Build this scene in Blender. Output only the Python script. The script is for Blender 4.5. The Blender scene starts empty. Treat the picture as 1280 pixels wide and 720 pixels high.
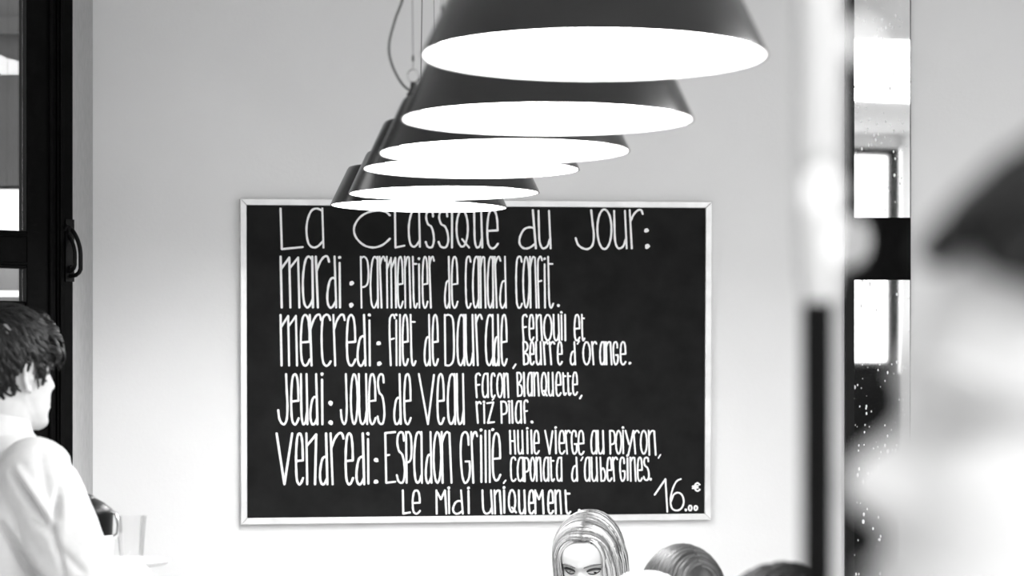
import bpy, bmesh, math, random
import numpy as np
from mathutils import Vector, Matrix, noise as mnoise

# ------------------------------------------------------------------ camera, world, exposure
FPX = 3440.0          # focal length in pixels of the 1280x720 frame
HC = 1.58             # camera height
YH = 480.0            # pixel row of the horizon
S = bpy.context.scene
C = S.collection
cam_d = bpy.data.cameras.new('camera')
cam = bpy.data.objects.new('camera', cam_d)
C.objects.link(cam)
cam.location = (0, 0, HC)
cam.rotation_euler = (math.pi / 2, 0, 0)
cam_d.sensor_fit = 'HORIZONTAL'
cam_d.sensor_width = 36.0
cam_d.lens = FPX / 1280.0 * 36.0
cam_d.shift_y = (YH - 360.0) / 1280.0
cam_d.clip_start = 0.05
cam_d.dof.use_dof = True
cam_d.dof.focus_distance = 7.2
cam_d.dof.aperture_fstop = 5.0
S.camera = cam

w = bpy.data.worlds.new('world')
S.world = w
w.use_nodes = True
w.node_tree.nodes['Background'].inputs[0].default_value = (1, 1, 1, 1)
w.node_tree.nodes['Background'].inputs[1].default_value = 1.1

LAMP = 11.0           # radiance of the lamp diffusers
for (lx, ly, lz, le) in ((1.3, -0.9, 3.34, 86), (2.8, 4.6, 2.96, 38)):      # unseen fill lights added to raise the ambient light, one shows in the mirror
    ld = bpy.data.lights.new('added_fill_light', 'AREA')
    ld.shape = 'RECTANGLE'; ld.size = 1.3; ld.size_y = 2.2; ld.energy = le
    lo_ = bpy.data.objects.new('added_fill_light', ld); C.objects.link(lo_)
    lo_.location = (lx, ly, lz)
S.view_settings.view_transform = 'Standard'
S.view_settings.look = 'None'
S.view_settings.exposure = 1.6
S.view_settings.gamma = 1.0
S.view_settings.use_curve_mapping = False
random.seed(7)
RNG = np.random.default_rng(11)
PI = math.pi


def P(px, py, d):
    """point seen at pixel (px, py) at depth d"""
    return Vector(((px - 640.0) / FPX * d, d, HC - (py - YH) / FPX * d))


# back wall plane: depth grows to the right
WA, WB = 0.12655, -5.17e-6
def wall_d(px): return 1.0 / (WA + WB * px)
W0, W1 = P(116, YH, wall_d(116)), P(1138, YH, wall_d(1138))
WDIR = (W1 - W0).normalized()                  # along the wall, to the right
WNRM = Vector((WDIR.y, -WDIR.x, 0))            # out of the wall, to the room
def on_wall(px, py, off=0.0):
    """point on a plane 'off' in front of the back wall along the pixel's ray"""
    r = P(px, py, 1.0) - Vector((0, 0, HC))
    q = W0 + WNRM * off
    t = (q - Vector((0, 0, HC))).dot(WNRM) / r.dot(WNRM)
    return Vector((0, 0, HC)) + r * t


# ------------------------------------------------------------------ materials
def mat(name, v, rough=0.5, metal=0.0, spec=0.5, var=0.0, scale=8.0, bump=0.0, bscale=60.0, coat=0.0, tint=None):
    m = bpy.data.materials.new(name)
    m.use_nodes = True
    nt = m.node_tree
    b = nt.nodes['Principled BSDF']
    col = (v, v, v, 1)
    b.inputs['Base Color'].default_value = col
    b.inputs['Roughness'].default_value = rough
    b.inputs['Metallic'].default_value = metal
    b.inputs['Specular IOR Level'].default_value = spec
    b.inputs['Coat Weight'].default_value = coat
    tc = nt.nodes.new('ShaderNodeTexCoord')
    if var:
        n = nt.nodes.new('ShaderNodeTexNoise')
        n.inputs['Scale'].default_value = scale
        n.inputs['Detail'].default_value = 5
        nt.links.new(tc.outputs['Object'], n.inputs['Vector'])
        r = nt.nodes.new('ShaderNodeValToRGB')
        lo, hi = max(0, v * (1 - var)), min(1, v * (1 + var))
        r.color_ramp.elements[0].color = (lo, lo, lo, 1)
        r.color_ramp.elements[1].color = (hi, hi, hi, 1)
        r.color_ramp.elements[0].position = 0.3
        r.color_ramp.elements[1].position = 0.7
        nt.links.new(n.outputs['Fac'], r.inputs['Fac'])
        nt.links.new(r.outputs['Color'], b.inputs['Base Color'])
    if bump:
        n2 = nt.nodes.new('ShaderNodeTexNoise')
        n2.inputs['Scale'].default_value = bscale
        n2.inputs['Detail'].default_value = 4
        nt.links.new(tc.outputs['Object'], n2.inputs['Vector'])
        bp = nt.nodes.new('ShaderNodeBump')
        bp.inputs['Strength'].default_value = bump
        bp.inputs['Distance'].default_value = 0.003
        nt.links.new(n2.outputs['Fac'], bp.inputs['Height'])
        nt.links.new(bp.outputs['Normal'], b.inputs['Normal'])
    return m


def emit(name, v, strength):
    m = bpy.data.materials.new(name)
    m.use_nodes = True
    nt = m.node_tree
    b = nt.nodes['Principled BSDF']
    b.inputs['Base Color'].default_value = (v, v, v, 1)
    b.inputs['Emission Color'].default_value = (1, 1, 1, 1)
    b.inputs['Emission Strength'].default_value = strength
    return m


def glass(name, v=1.0, rough=0.0, refl=1.0):
    """thin window / vessel glass: transparent with Fresnel reflection"""
    m = bpy.data.materials.new(name)
    m.use_nodes = True
    nt = m.node_tree
    for n in list(nt.nodes):
        nt.nodes.remove(n)
    o = nt.nodes.new('ShaderNodeOutputMaterial')
    t = nt.nodes.new('ShaderNodeBsdfTransparent')
    t.inputs[0].default_value = (v, v, v, 1)
    g = nt.nodes.new('ShaderNodeBsdfGlossy')
    g.inputs['Roughness'].default_value = rough
    f = nt.nodes.new('ShaderNodeFresnel')
    f.inputs[0].default_value = 1.5
    mu = nt.nodes.new('ShaderNodeMath'); mu.operation = 'MULTIPLY'; mu.inputs[1].default_value = refl
    mx = nt.nodes.new('ShaderNodeMixShader')
    nt.links.new(f.outputs[0], mu.inputs[0])
    nt.links.new(mu.outputs[0], mx.inputs[0])
    nt.links.new(t.outputs[0], mx.inputs[1])
    nt.links.new(g.outputs[0], mx.inputs[2])
    nt.links.new(mx.outputs[0], o.inputs[0])
    return m


def hair_mat(name, lo, hi, rough=0.4, stretch=(60, 60, 6), spec=0.4, start=0.0):
    """strands: tone differs from lock to lock"""
    m = bpy.data.materials.new(name)
    m.use_nodes = True
    nt = m.node_tree
    b = nt.nodes['Principled BSDF']
    g = nt.nodes.new('ShaderNodeNewGeometry')
    tc = nt.nodes.new('ShaderNodeTexCoord')
    mp = nt.nodes.new('ShaderNodeMapping')
    mp.inputs['Scale'].default_value = stretch
    n = nt.nodes.new('ShaderNodeTexNoise')
    n.inputs['Scale'].default_value = 3.0
    n.inputs['Detail'].default_value = 6
    nt.links.new(tc.outputs['Object'], mp.inputs[0])
    nt.links.new(mp.outputs[0], n.inputs['Vector'])
    a = nt.nodes.new('ShaderNodeMath'); a.operation = 'MULTIPLY_ADD'
    a.inputs[1].default_value = 0.75
    nt.links.new(g.outputs['Random Per Island'], a.inputs[0])
    s = nt.nodes.new('ShaderNodeMath'); s.operation = 'MULTIPLY'; s.inputs[1].default_value = 0.3
    nt.links.new(n.outputs['Fac'], s.inputs[0])
    nt.links.new(s.outputs[0], a.inputs[2])
    r = nt.nodes.new('ShaderNodeValToRGB')
    r.color_ramp.elements[0].color = (lo, lo, lo, 1)
    r.color_ramp.elements[1].color = (hi, hi, hi, 1)
    r.color_ramp.elements[0].position = start
    nt.links.new(a.outputs[0], r.inputs[0])
    at = nt.nodes.new('ShaderNodeAttribute'); at.attribute_name = 'root'
    dk = nt.nodes.new('ShaderNodeMix'); dk.data_type = 'RGBA'
    for q in dk.inputs:
        if q.name == 'A' and q.type == 'RGBA': nt.links.new(r.outputs[0], q)
        if q.name == 'B' and q.type == 'RGBA': q.default_value = (lo * 1.2, lo * 1.2, lo * 1.2, 1)
    nt.links.new(at.outputs['Fac'], dk.inputs[0])
    out = [q for q in dk.outputs if q.type == 'RGBA'][0]
    nt.links.new(out, b.inputs['Base Color'])
    b.inputs['Roughness'].default_value = rough
    b.inputs['Specular IOR Level'].default_value = spec
    return m


M = {}
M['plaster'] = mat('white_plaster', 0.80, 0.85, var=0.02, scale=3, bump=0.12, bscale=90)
M['plaster_shade'] = mat('shaded_plaster', 0.42, 0.9, var=0.08, scale=30, bump=0.3, bscale=140)  # wall plaster with the shade of the return put into a darker base
M['floor'] = mat('pale_floor', 0.5, 0.45, var=0.15, scale=5)
M['ceiling'] = mat('ceiling_paint', 0.75, 0.9, var=0.03)
M['blackwood'] = mat('black_painted_wood', 0.0025, 0.5, spec=0.04, var=0.4, scale=20, bump=0.2, bscale=80)
M['slate'] = mat('black_slate', 0.013, 0.5, var=0.25, scale=14, bump=0.05, bscale=300, spec=0.04)
M['chalk'] = mat('white_chalk_paint', 0.92, 0.7, var=0.03, scale=40)
M['alu'] = mat('pale_aluminium', 0.72, 0.42, metal=0.55, var=0.10, scale=18, bump=0.1)
M['shade'] = mat('black_enamel', 0.004, 0.24, var=0.2, scale=40, spec=0.75)
M['shade_in'] = mat('white_enamel', 0.85, 0.5)
M['diffuser'] = emit('lit_diffuser', 0.9, LAMP)
M['cable'] = mat('grey_cable', 0.10, 0.6, var=0.1)
M['blackplastic'] = mat('black_plastic', 0.01, 0.4, var=0.1)
M['steel'] = mat('steel', 0.65, 0.22, metal=1.0, var=0.08)
M['pole_reflection'] = mat('pole_reflection_grey', 0.45, 0.4, var=0.05)  # bright reflection on the upper pole, put into the colour
M['iron'] = mat('black_iron', 0.003, 0.5, var=0.3, scale=60, spec=0.15)
M['darkpole'] = mat('dark_metal', 0.004, 0.45, var=0.2, spec=0.05)
M['skin'] = mat('skin', 0.52, 0.5, var=0.05, scale=25, bump=0.05, bscale=400)
M['skin_light'] = mat('pale_skin', 0.57, 0.5, var=0.04, scale=25)
M['lash'] = mat('lashes_and_brows', 0.03, 0.6)
M['brow'] = mat('brown_brows', 0.12, 0.7, var=0.3, scale=300)
M['eye'] = mat('eye_white', 0.6, 0.25)
M['iris'] = mat('iris', 0.012, 0.2)
M['lip'] = mat('lips', 0.35, 0.45, var=0.05)
M['shirt'] = mat('white_cotton', 0.56, 0.85, var=0.03, scale=60, bump=0.15, bscale=350)
M['trouser'] = mat('black_trouser', 0.02, 0.8, var=0.2)
M['knit'] = mat('grey_knit', 0.2, 0.9, var=0.2, scale=80)
M['blond'] = hair_mat('blond_hair', 0.06, 0.80, 0.45, start=0.14)
M['brown'] = hair_mat('brown_hair', 0.008, 0.065, 0.42)
M['black'] = hair_mat('black_hair', 0.001, 0.004, 0.5, spec=0.08)
M['dark'] = hair_mat('dark_brown_hair', 0.0015, 0.012, 0.45, spec=0.25)
M['pale'] = hair_mat('pale_hair', 0.62, 0.85, 0.6)
M['bottle'] = mat('dark_bottle_glass', 0.004, 0.35, var=0.2, spec=0.15)
M['label'] = mat('paper_label', 0.82, 0.8, var=0.03)
M['glass'] = glass('window_glass', 0.92)
M['tumbler'] = glass('drinking_glass', 0.985, 0.0, 0.35)
M['tray'] = mat('white_tray', 0.85, 0.3, var=0.02)
M['facade_dark'] = mat('dark_rendered_facade', 0.028, 0.8, var=0.35, scale=1.5)
M['facade_white'] = mat('white_fascia', 0.8, 0.6, var=0.05)
M['facade_grey'] = mat('grey_shopfront', 0.11, 0.6, var=0.35, scale=3)
M['asphalt'] = mat('asphalt', 0.12, 0.9, var=0.2, scale=30)
M['bulb'] = emit('lit_bulb', 0.6, 0.32)
M['wainscot'] = mat('dark_panelling', 0.006, 0.5, var=0.3, spec=0.15)


def mirror_mat():
    m = bpy.data.materials.new('spotted_mirror')
    m.use_nodes = True
    nt = m.node_tree
    b = nt.nodes['Principled BSDF']
    b.inputs['Metallic'].default_value = 1.0
    b.inputs['Base Color'].default_value = (0.86, 0.86, 0.86, 1)
    b.inputs['Roughness'].default_value = 0.02
    d = nt.nodes.new('ShaderNodeBsdfDiffuse')
    d.inputs[0].default_value = (0.9, 0.9, 0.9, 1)
    tc = nt.nodes.new('ShaderNodeTexCoord')
    mp = nt.nodes.new('ShaderNodeMapping'); mp.inputs['Scale'].default_value = (1, 1, 0.55)
    v = nt.nodes.new('ShaderNodeTexVoronoi'); v.inputs['Scale'].default_value = 75
    n = nt.nodes.new('ShaderNodeTexNoise'); n.inputs['Scale'].default_value = 14
    lt = nt.nodes.new('ShaderNodeMath'); lt.operation = 'LESS_THAN'
    th = nt.nodes.new('ShaderNodeMath'); th.operation = 'MULTIPLY_ADD'; th.inputs[1].default_value = 0.9; th.inputs[2].default_value = -0.30
    nt.links.new(tc.outputs['Object'], mp.inputs[0])
    nt.links.new(mp.outputs[0], v.inputs['Vector'])
    nt.links.new(tc.outputs['Object'], n.inputs['Vector'])
    nt.links.new(n.outputs['Fac'], th.inputs[0])
    nt.links.new(v.outputs['Distance'], lt.inputs[0])
    nt.links.new(th.outputs[0], lt.inputs[1])
    mx = nt.nodes.new('ShaderNodeMixShader')
    nt.links.new(lt.outputs[0], mx.inputs[0])
    nt.links.new(b.outputs[0], mx.inputs[1])
    nt.links.new(d.outputs[0], mx.inputs[2])
    nt.links.new(mx.outputs[0], nt.nodes['Material Output'].inputs[0])
    return m
M['mirror'] = mirror_mat()


# ------------------------------------------------------------------ mesh helpers
class MB:
    """collects closed shapes for ONE mesh"""
    def __init__(self):
        self.v, self.f, self.mi, self.att = [], [], [], {}

    def add(self, verts, faces, mi=0, mtx=None):
        o = len(self.v)
        for p in verts:
            p = Vector(p)
            self.v.append(tuple(mtx @ p if mtx else p))
        for f in faces:
            self.f.append(tuple(i + o for i in f))
            self.mi.append(mi)

    def box(self, lo, hi, mi=0, mtx=None):
        x0, y0, z0 = lo; x1, y1, z1 = hi
        v = [(x0, y0, z0), (x1, y0, z0), (x1, y1, z0), (x0, y1, z0), (x0, y0, z1), (x1, y0, z1), (x1, y1, z1), (x0, y1, z1)]
        self.add(v, [(0, 3, 2, 1), (4, 5, 6, 7), (0, 1, 5, 4), (1, 2, 6, 5), (2, 3, 7, 6), (3, 0, 4, 7)], mi, mtx)

    def hexa(self, q, mi=0):
        """q: 4 bottom points then 4 top points"""
        self.add(q, [(0, 3, 2, 1), (4, 5, 6, 7), (0, 1, 5, 4), (1, 2, 6, 5), (2, 3, 7, 6), (3, 0, 4, 7)], mi)

    def lathe(self, prof, seg=64, mi=0, mtx=None, closed=False):
        v, f = [], []
        n = len(prof)
        for r, z in prof:
            for k in range(seg):
                a = 2 * PI * k / seg
                v.append((r * math.cos(a), r * math.sin(a), z))
        for i in range(n - 1 if not closed else n):
            j = (i + 1) % n
            for k in range(seg):
                l = (k + 1) % seg
                f.append((i * seg + k, i * seg + l, j * seg + l, j * seg + k))
        self.add(v, f, mi, mtx)

    def tube(self, pts, rad, seg=10, mi=0, mtx=None, flat=None, up=None, round_ends=False):
        """tube along pts; rad scalar or list; flat = thickness ratio; up = list of normals"""
        pts = [Vector(p) for p in pts]
        n = len(pts)
        if not hasattr(rad, '__len__'):
            rad = [rad] * n
        rad = list(rad)
        if round_ends:
            t0 = (pts[0] - pts[1]).normalized(); t1 = (pts[-1] - pts[-2]).normalized()
            r0, r1 = rad[0], rad[-1]
            pre = [(pts[0] + t0 * r0 * math.sin(a), r0 * math.cos(a)) for a in (1.45, 1.1, 0.75, 0.38)]
            post = [(pts[-1] + t1 * r1 * math.sin(a), r1 * math.cos(a)) for a in (0.38, 0.75, 1.1, 1.45)]
            pts = [p for p, _ in pre] + pts + [p for p, _ in post]
            rad = [r for _, r in pre] + rad + [r for _, r in post]
            if up: up = [up[0]] * 4 + list(up) + [up[-1]] * 4
            n = len(pts)
        v, f = [], []
        prev = None
        for i in range(n):
            t = (pts[min(i + 1, n - 1)] - pts[max(i - 1, 0)]).normalized()
            if up:
                nrm = Vector(up[i])
            elif prev is None:
                nrm = Vector((0, 0, 1)) if abs(t.z) < 0.9 else Vector((1, 0, 0))
            else:
                nrm = prev
            nrm = (nrm - t * nrm.dot(t))
            nrm = nrm.normalized() if nrm.length > 1e-6 else t.orthogonal().normalized()
            prev = nrm
            b = t.cross(nrm)
            for k in range(seg):
                a = 2 * PI * k / seg
                v.append(pts[i] + b * (rad[i] * math.cos(a)) + nrm * (rad[i] * math.sin(a) * (flat or 1.0)))
        for i in range(n - 1):
            for k in range(seg):
                l = (k + 1) % seg
                f.append((i * seg + k, i * seg + l, (i + 1) * seg + l, (i + 1) * seg + k))
        f.append(tuple(range(seg - 1, -1, -1)))
        f.append(tuple((n - 1) * seg + k for k in range(seg)))
        self.add(v, f, mi, mtx)

    def ball(self, c, r, seg=16, rings=10, mi=0, mtx=None, rot=None):
        c = Vector(c)
        r = r if hasattr(r, '__len__') else (r, r, r)
        v = [Vector((0, 0, r[2]))]
        for i in range(1, rings):
            a = PI * i / rings
            for k in range(seg):
                p = 2 * PI * k / seg
                v.append(Vector((r[0] * math.sin(a) * math.cos(p), r[1] * math.sin(a) * math.sin(p), r[2] * math.cos(a))))
        v.append(Vector((0, 0, -r[2])))
        if rot: v = [rot @ q for q in v]
        v = [q + c for q in v]
        f = [(0, 1 + k, 1 + (k + 1) % seg) for k in range(seg)]
        for i in range(rings - 2):
            for k in range(seg):
                l = (k + 1) % seg
                f.append((1 + i * seg + k, 1 + (i + 1) * seg + k, 1 + (i + 1) * seg + l, 1 + i * seg + l))
        e = len(v) - 1
        f += [(e, 1 + (rings - 2) * seg + (k + 1) % seg, 1 + (rings - 2) * seg + k) for k in range(seg)]
        self.add(v, f, mi, mtx)

    def loft(self, rings, mi=0, mtx=None):
        """rings: lists of equal length; capped"""
        v, f = [], []
        s = len(rings[0])
        for r in rings: v += [Vector(p) for p in r]
        for i in range(len(rings) - 1):
            for k in range(s):
                l = (k + 1) % s
                f.append((i * s + k, i * s + l, (i + 1) * s + l, (i + 1) * s + k))
        f.append(tuple(range(s - 1, -1, -1)))
        f.append(tuple((len(rings) - 1) * s + k for k in range(s)))
        self.add(v, f, mi, mtx)

    def mesh(self, name, mats, smooth=True, angle=40):
        me = bpy.data.meshes.new(name)
        me.from_pydata(self.v, [], self.f)
        for m in (mats if isinstance(mats, (list, tuple)) else [mats]):
            me.materials.append(m)
        me.polygons.foreach_set('material_index', self.mi)
        bm = bmesh.new(); bm.from_mesh(me)
        bmesh.ops.recalc_face_normals(bm, faces=bm.faces)
        bm.to_mesh(me); bm.free()
        if smooth:
            me.polygons.foreach_set('use_smooth', [True] * len(me.polygons))
            me.set_sharp_from_angle(angle=math.radians(angle))
        if self.att:
            a = me.attributes.new('root', 'FLOAT', 'POINT')
            vals = np.zeros(len(self.v), np.float32)
            for k, x in self.att.items(): vals[k] = x
            a.data.foreach_set('value', vals)
        me.update()
        return me

    def build(self, name, mats, parent=None, smooth=True, angle=40, bevel=0.0):
        o = bpy.data.objects.new(name, self.mesh(name, mats, smooth, angle))
        C.objects.link(o)
        if parent: o.parent = parent
        if bevel:
            b = o.modifiers.new('bevel', 'BEVEL'); b.width = bevel; b.segments = 2; b.limit_method = 'ANGLE'
        return o


def fuse(mb, voxel, smooth_iter=4, noise=None):
    """one continuous skin from overlapping closed shapes; returns (verts, faces)"""
    me = mb.mesh('tmp', [M['skin']], smooth=False)
    o = bpy.data.objects.new('tmp', me); C.objects.link(o)
    r = o.modifiers.new('r', 'REMESH'); r.mode = 'VOXEL'; r.voxel_size = voxel
    if smooth_iter:
        s = o.modifiers.new('s', 'SMOOTH'); s.iterations = smooth_iter; s.factor = 0.5
    dg = bpy.context.evaluated_depsgraph_get(); dg.update()
    e = o.evaluated_get(dg)
    m2 = bpy.data.meshes.new_from_object(e)
    v = [tuple(p.co) for p in m2.vertices]; f = [tuple(p.vertices) for p in m2.polygons]
    if noise:
        nv = []
        for p, vert in zip(v, m2.vertices):
            h = noise(Vector(p))
            nv.append(tuple(Vector(p) + vert.normal * h))
        v = nv
    bpy.data.objects.remove(o); bpy.data.meshes.remove(me); bpy.data.meshes.remove(m2)
    return v, f


def thing(name, label, cat, loc=(0, 0, 0), rz=0.0, group=None):
    o = bpy.data.objects.new(name, None)
    o.empty_display_size = 0.1
    C.objects.link(o)
    o.location = loc
    o.rotation_euler = (0, 0, rz)
    o['label'] = label
    o['category'] = cat
    if group: o['group'] = group
    return o


def struct(o, label=None):
    o['kind'] = 'structure'
    if label: o['label'] = label
    return o


# ------------------------------------------------------------------ room shell
ZC = 3.4
# far left end of the back wall is the corner at pixel 116
WR = W0 + WDIR * 7.4
YREAR = -2.6
def wall_slab(a, b, z0, z1, thick, name, m, label):
    """upright slab; room face runs from a to b, thickness away from the room side given by n"""
    d = Vector((b[0] - a[0], b[1] - a[1], 0))
    n = Vector((-d.y, d.x, 0)).normalized() * thick     # left of a->b
    A = Vector((a[0], a[1], 0)); B = Vector((b[0], b[1], 0))
    mb = MB()
    mb.hexa([A + Vector((0, 0, z0)), B + Vector((0, 0, z0)), B + n + Vector((0, 0, z0)), A + n + Vector((0, 0, z0)),
             A + Vector((0, 0, z1)), B + Vector((0, 0, z1)), B + n + Vector((0, 0, z1)), A + n + Vector((0, 0, z1))])
    return struct(mb.build(name, m, smooth=False), label)

wall_slab(W0, WR, 0, ZC, 0.2, 'wall_back', M['plaster'], 'white plastered back wall behind the chalkboard')
# the left return: a narrow strip, shade painted in, from the corner to the door frame
DJ = P(91.5, YH, 7.35)
wall_slab((DJ.x, DJ.y), (W0.x, W0.y), 0, ZC, 0.04, 'wall_left', M['plaster_shade'], 'narrow plaster reveal beside the black door, its shade put into the colour')
# door plane
DA = math.radians(40)
DROT = PI + DA
DU = Vector((math.cos(DROT), math.sin(DROT), 0))
DN = Vector((-math.sin(DROT), math.cos(DROT), 0))
def door_u(px):
    k = (px - 640) / FPX
    # DJ.x + u DU.x = k (DJ.y + u DU.y)
    return (k * DJ.y - DJ.x) / (DU.x - k * DU.y)
def door_z(py, px):
    u = door_u(px)
    return HC - (py - YH) / FPX * (DJ.y + u * DU.y)
D_END = DJ + DU * 1.02
wall_slab((D_END.x - 0.02, D_END.y), (DJ.x - 0.005, DJ.y - 0.0), 3.06, ZC, 0.12, 'wall_door_head', M['plaster'], 'wall over the black door')
WL0 = Vector((-2.0, YREAR, 0))
wall_slab(WL0, D_END, 0, ZC, 0.15, 'wall_side', M['plaster'], 'white left side wall')
XR = WR.x
wall_slab((XR, WR.y), (XR, YREAR), 0, ZC, 0.15, 'wall_right', M['plaster'], 'white right side wall')
# rear wall: panelling below, a band of tall windows above
def rear(x0, x1, z0, z1, name, m, label, dy=0.15):
    mb = MB(); mb.box((x0, YREAR - dy, z0), (x1, YREAR, z1))
    return struct(mb.build(name, m, smooth=False), label)
rear(-2.2, XR, 0, 1.66, 'wall_rear', M['wainscot'], 'dark panelled rear wall below the windows')
rear(-2.2, XR, 3.3, ZC, 'wall_rear_head', M['plaster'], 'rear wall above the windows')
nwin = 7
for i in range(nwin):
    x0 = -2.2 + (XR + 2.2) * i / nwin; x1 = -2.2 + (XR + 2.2) * (i + 1) / nwin
    mb = MB()
    for (a, b, c, d) in ((x0, x0 + 0.07, 1.66, 3.3), (x1 - 0.07, x1, 1.66, 3.3), (x0, x1, 1.66, 1.74), (x0, x1, 3.25, 3.3),
                         ((x0 + x1) / 2 - 0.025, (x0 + x1) / 2 + 0.025, 1.66, 3.3), (x0, x1, 2.4, 2.44)):
        mb.box((a, YREAR - 0.09, c), (b, YREAR - 0.03, d))
    struct(mb.build('window_%d' % (i + 2), M['blackwood'], smooth=False), 'tall dark framed window in the rear wall')

fl = MB(); fl.box((-6, YREAR - 0.3, -0.1), (XR + 0.2, 10.5, 0))
struct(fl.build('floor', M['floor'], smooth=False), 'pale floor')
ce = MB()
ce.hexa([Vector((-2.3, YREAR - 0.2, ZC)), Vector((XR + 0.2, YREAR - 0.2, ZC)), Vector((XR + 0.2, WR.y + 0.3, ZC)), Vector((-2.3, W0.y + 0.3, ZC)),
         Vector((-2.3, YREAR - 0.2, ZC + 0.1)), Vector((XR + 0.2, YREAR - 0.2, ZC + 0.1)), Vector((XR + 0.2, WR.y + 0.3, ZC + 0.1)), Vector((-2.3, W0.y + 0.3, ZC + 0.1))])
struct(ce.build('ceiling', M['ceiling'], smooth=False), 'plain ceiling')

# street outside the door
def facade(z0, z1, name, m, dy=0.0, label=''):
    mb = MB(); mb.box((-7.5, 11.6 + dy, z0), (-1.2, 12.0, z1))
    o = mb.build(name, m, smooth=False)
    return struct(o, label)
def fz(py): return HC - (py - YH) / FPX * 11.6
facade(fz(232), 5.6, 'street_wall', M['facade_dark'], 0, 'dark facade across the street seen through the door glass')
facade(fz(292), fz(238), 'street_fascia', M['facade_white'], -0.06, 'white fascia across the street seen through the door glass')
facade(0, fz(292), 'street_shopfront', M['facade_grey'], 0.02, 'grey shopfront across the street seen through the door glass')
facade(fz(371), fz(364), 'street_ledge', M['facade_white'], -0.05, 'thin white ledge on the shopfront across the street')
for k, zz in enumerate((3.05, 3.42)):
    facade(zz, zz + 0.07, 'street_cornice', M['facade_dark'], -0.05, 'grey cornice on the facade across the street')

# ------------------------------------------------------------------ the door
door = thing('door_1', 'black wooden glazed door beside the narrow reveal, behind the waiter', 'door', (DJ.x, DJ.y, 0), DROT)
door['kind'] = 'structure'
us0, us1 = 0.0, door_u(35)
zr0, zr1 = door_z(335, 20), door_z(288, 20)
zp = door_z(376, 20)
DW, DH = 1.0, 3.05
mb = MB()
mb.box((0.0, -0.06, 0), (door_u(72), 0.0, DH))               # outer jamb / rebate
mb.box((door_u(79), 0.0, 0), (door_u(74), 0.008, DH))          # astragal mouldings
mb.build('jamb', M['blackwood'], door, smooth=False, bevel=0.003)
mb = MB()
mb.box((door_u(72) + 0.001, -0.05, 0), (us1, -0.006, DH - 0.01))
mb.box((door_u(66), -0.006, 0), (door_u(62), 0.003, DH - 0.01))
mb.build('dark_upright', M['blackwood'], door, smooth=False, bevel=0.003)
mb = MB()
mb.box((DW - 0.13, -0.05, 0), (DW, -0.006, DH - 0.01))
mb.build('dark_upright', M['blackwood'], door, smooth=False, bevel=0.003)
for z0, z1 in ((zr0, zr1), (DH - 0.16, DH - 0.01), (0.0, 0.14)):
    mb = MB()
    mb.box((us1, -0.05, z0), (DW - 0.13, -0.006, z1))
    if z0 == zr0:
        mb.box((us1, -0.006, z1 - 0.016), (DW - 0.13, 0.004, z1 - 0.008))
        mb.box((us1, -0.006, z0 + 0.008), (DW - 0.13, 0.004, z0 + 0.016))
    mb.build('rail', M['blackwood'], door, smooth=False, bevel=0.003)
mb = MB(); mb.box((us1, -0.042, 0.14), (DW - 0.13, -0.015, zp)); mb.box((us1 + 0.06, -0.015, 0.24), (DW - 0.19, -0.008, zp - 0.08))
mb.build('lower_panel', M['blackwood'], door, smooth=False, bevel=0.003)
for z0, z1 in ((zp, zr0), (zr1, DH - 0.16)):
    mb = MB(); mb.box((us1, -0.031, z0), (DW - 0.13, -0.027, z1))
    mb.build('glass_pane', M['glass'], door, smooth=False)
# two arched bars form the pull handle, seen from its side
zt, zb = door_z(284, 92), door_z(343, 92)
mb = MB()
hm = 0.012
for off, top, r in ((0.058, zt, 0.0058), (0.036, zt - 0.022, 0.0050)):
    uu = hm + (0.0 if off > 0.05 else 0.004)
    zl = zb + (0.0 if off > 0.05 else 0.012)
    pts = []
    for k in range(13):
        a = k / 12.0
        z = top + (zl + 0.012 - top) * a
        y = off * math.sin(min(1.0, a * 1.45) * PI / 2) ** 0.75 if a > 0 else 0.0
        pts.append((uu, y, z))
    pts += [(uu, off * 0.86, zl + 0.003), (uu, off * 0.6, zl - 0.003), (uu, 0.0, zl - 0.006)]
    mb.tube(pts, r, 10)
mb.ball((hm, 0.012, zb + 0.016), 0.009, 12, 8)
mb.box((hm - 0.012, -0.001, zb - 0.02), (hm + 0.014, 0.006, zt + 0.02))
mb.build('pull_handle', M['iron'], door)
mb = MB(); mb.tube([(door_u(79), 0.006, zt - 0.01), (door_u(79.5), 0.02, zt + 0.004), (door_u(82), 0.022, zt), (door_u(83), 0.012, zt - 0.02)], 0.0035, 8)
mb.build('latch_hook', M['iron'], door)

# ------------------------------------------------------------------ mirror on the right
mi = thing('wall_mirror', 'tall spotted two-pane mirror strip on the back wall right of the chalkboard', 'mirror', tuple(on_wall(1098, 720)))
mi.location.z = 0.75
ML = Vector(mi.location)
def wall_box(px0, px1, py0, py1, off0, off1, z0=None, z1=None):
    """hexahedron between two offsets from the wall, corners from pixels (taken at the front face)"""
    out = []
    for zz in (0, 1):
        row = []
        for px, off in ((px0, off1), (px1, off1), (px1, off0), (px0, off0)):
            q = on_wall(px, YH, off1)
            q = q + WNRM * (off - off1)
            py = py1 if zz == 0 else py0
            z = (z0 if zz == 0 else z1)
            if z is None: z = on_wall(px, py, off1).z
            row.append(Vector((q.x, q.y, z)))
        out += row
    return out
def loc(q, L): return [p - L for p in q]
mb = MB(); mb.hexa(loc(wall_box(1056.8, 1138.6, 0, 0, 0.0, 0.012, 0.75, 3.2), ML)); mb.build('backing', M['blackwood'], mi, smooth=False)
mb = MB(); mb.hexa(loc(wall_box(1057.5, 1137.5, 0, 272, 0.012, 0.017, None, 3.19), ML)); mb.build('mirror_pane', M['mirror'], mi, smooth=False)
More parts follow.
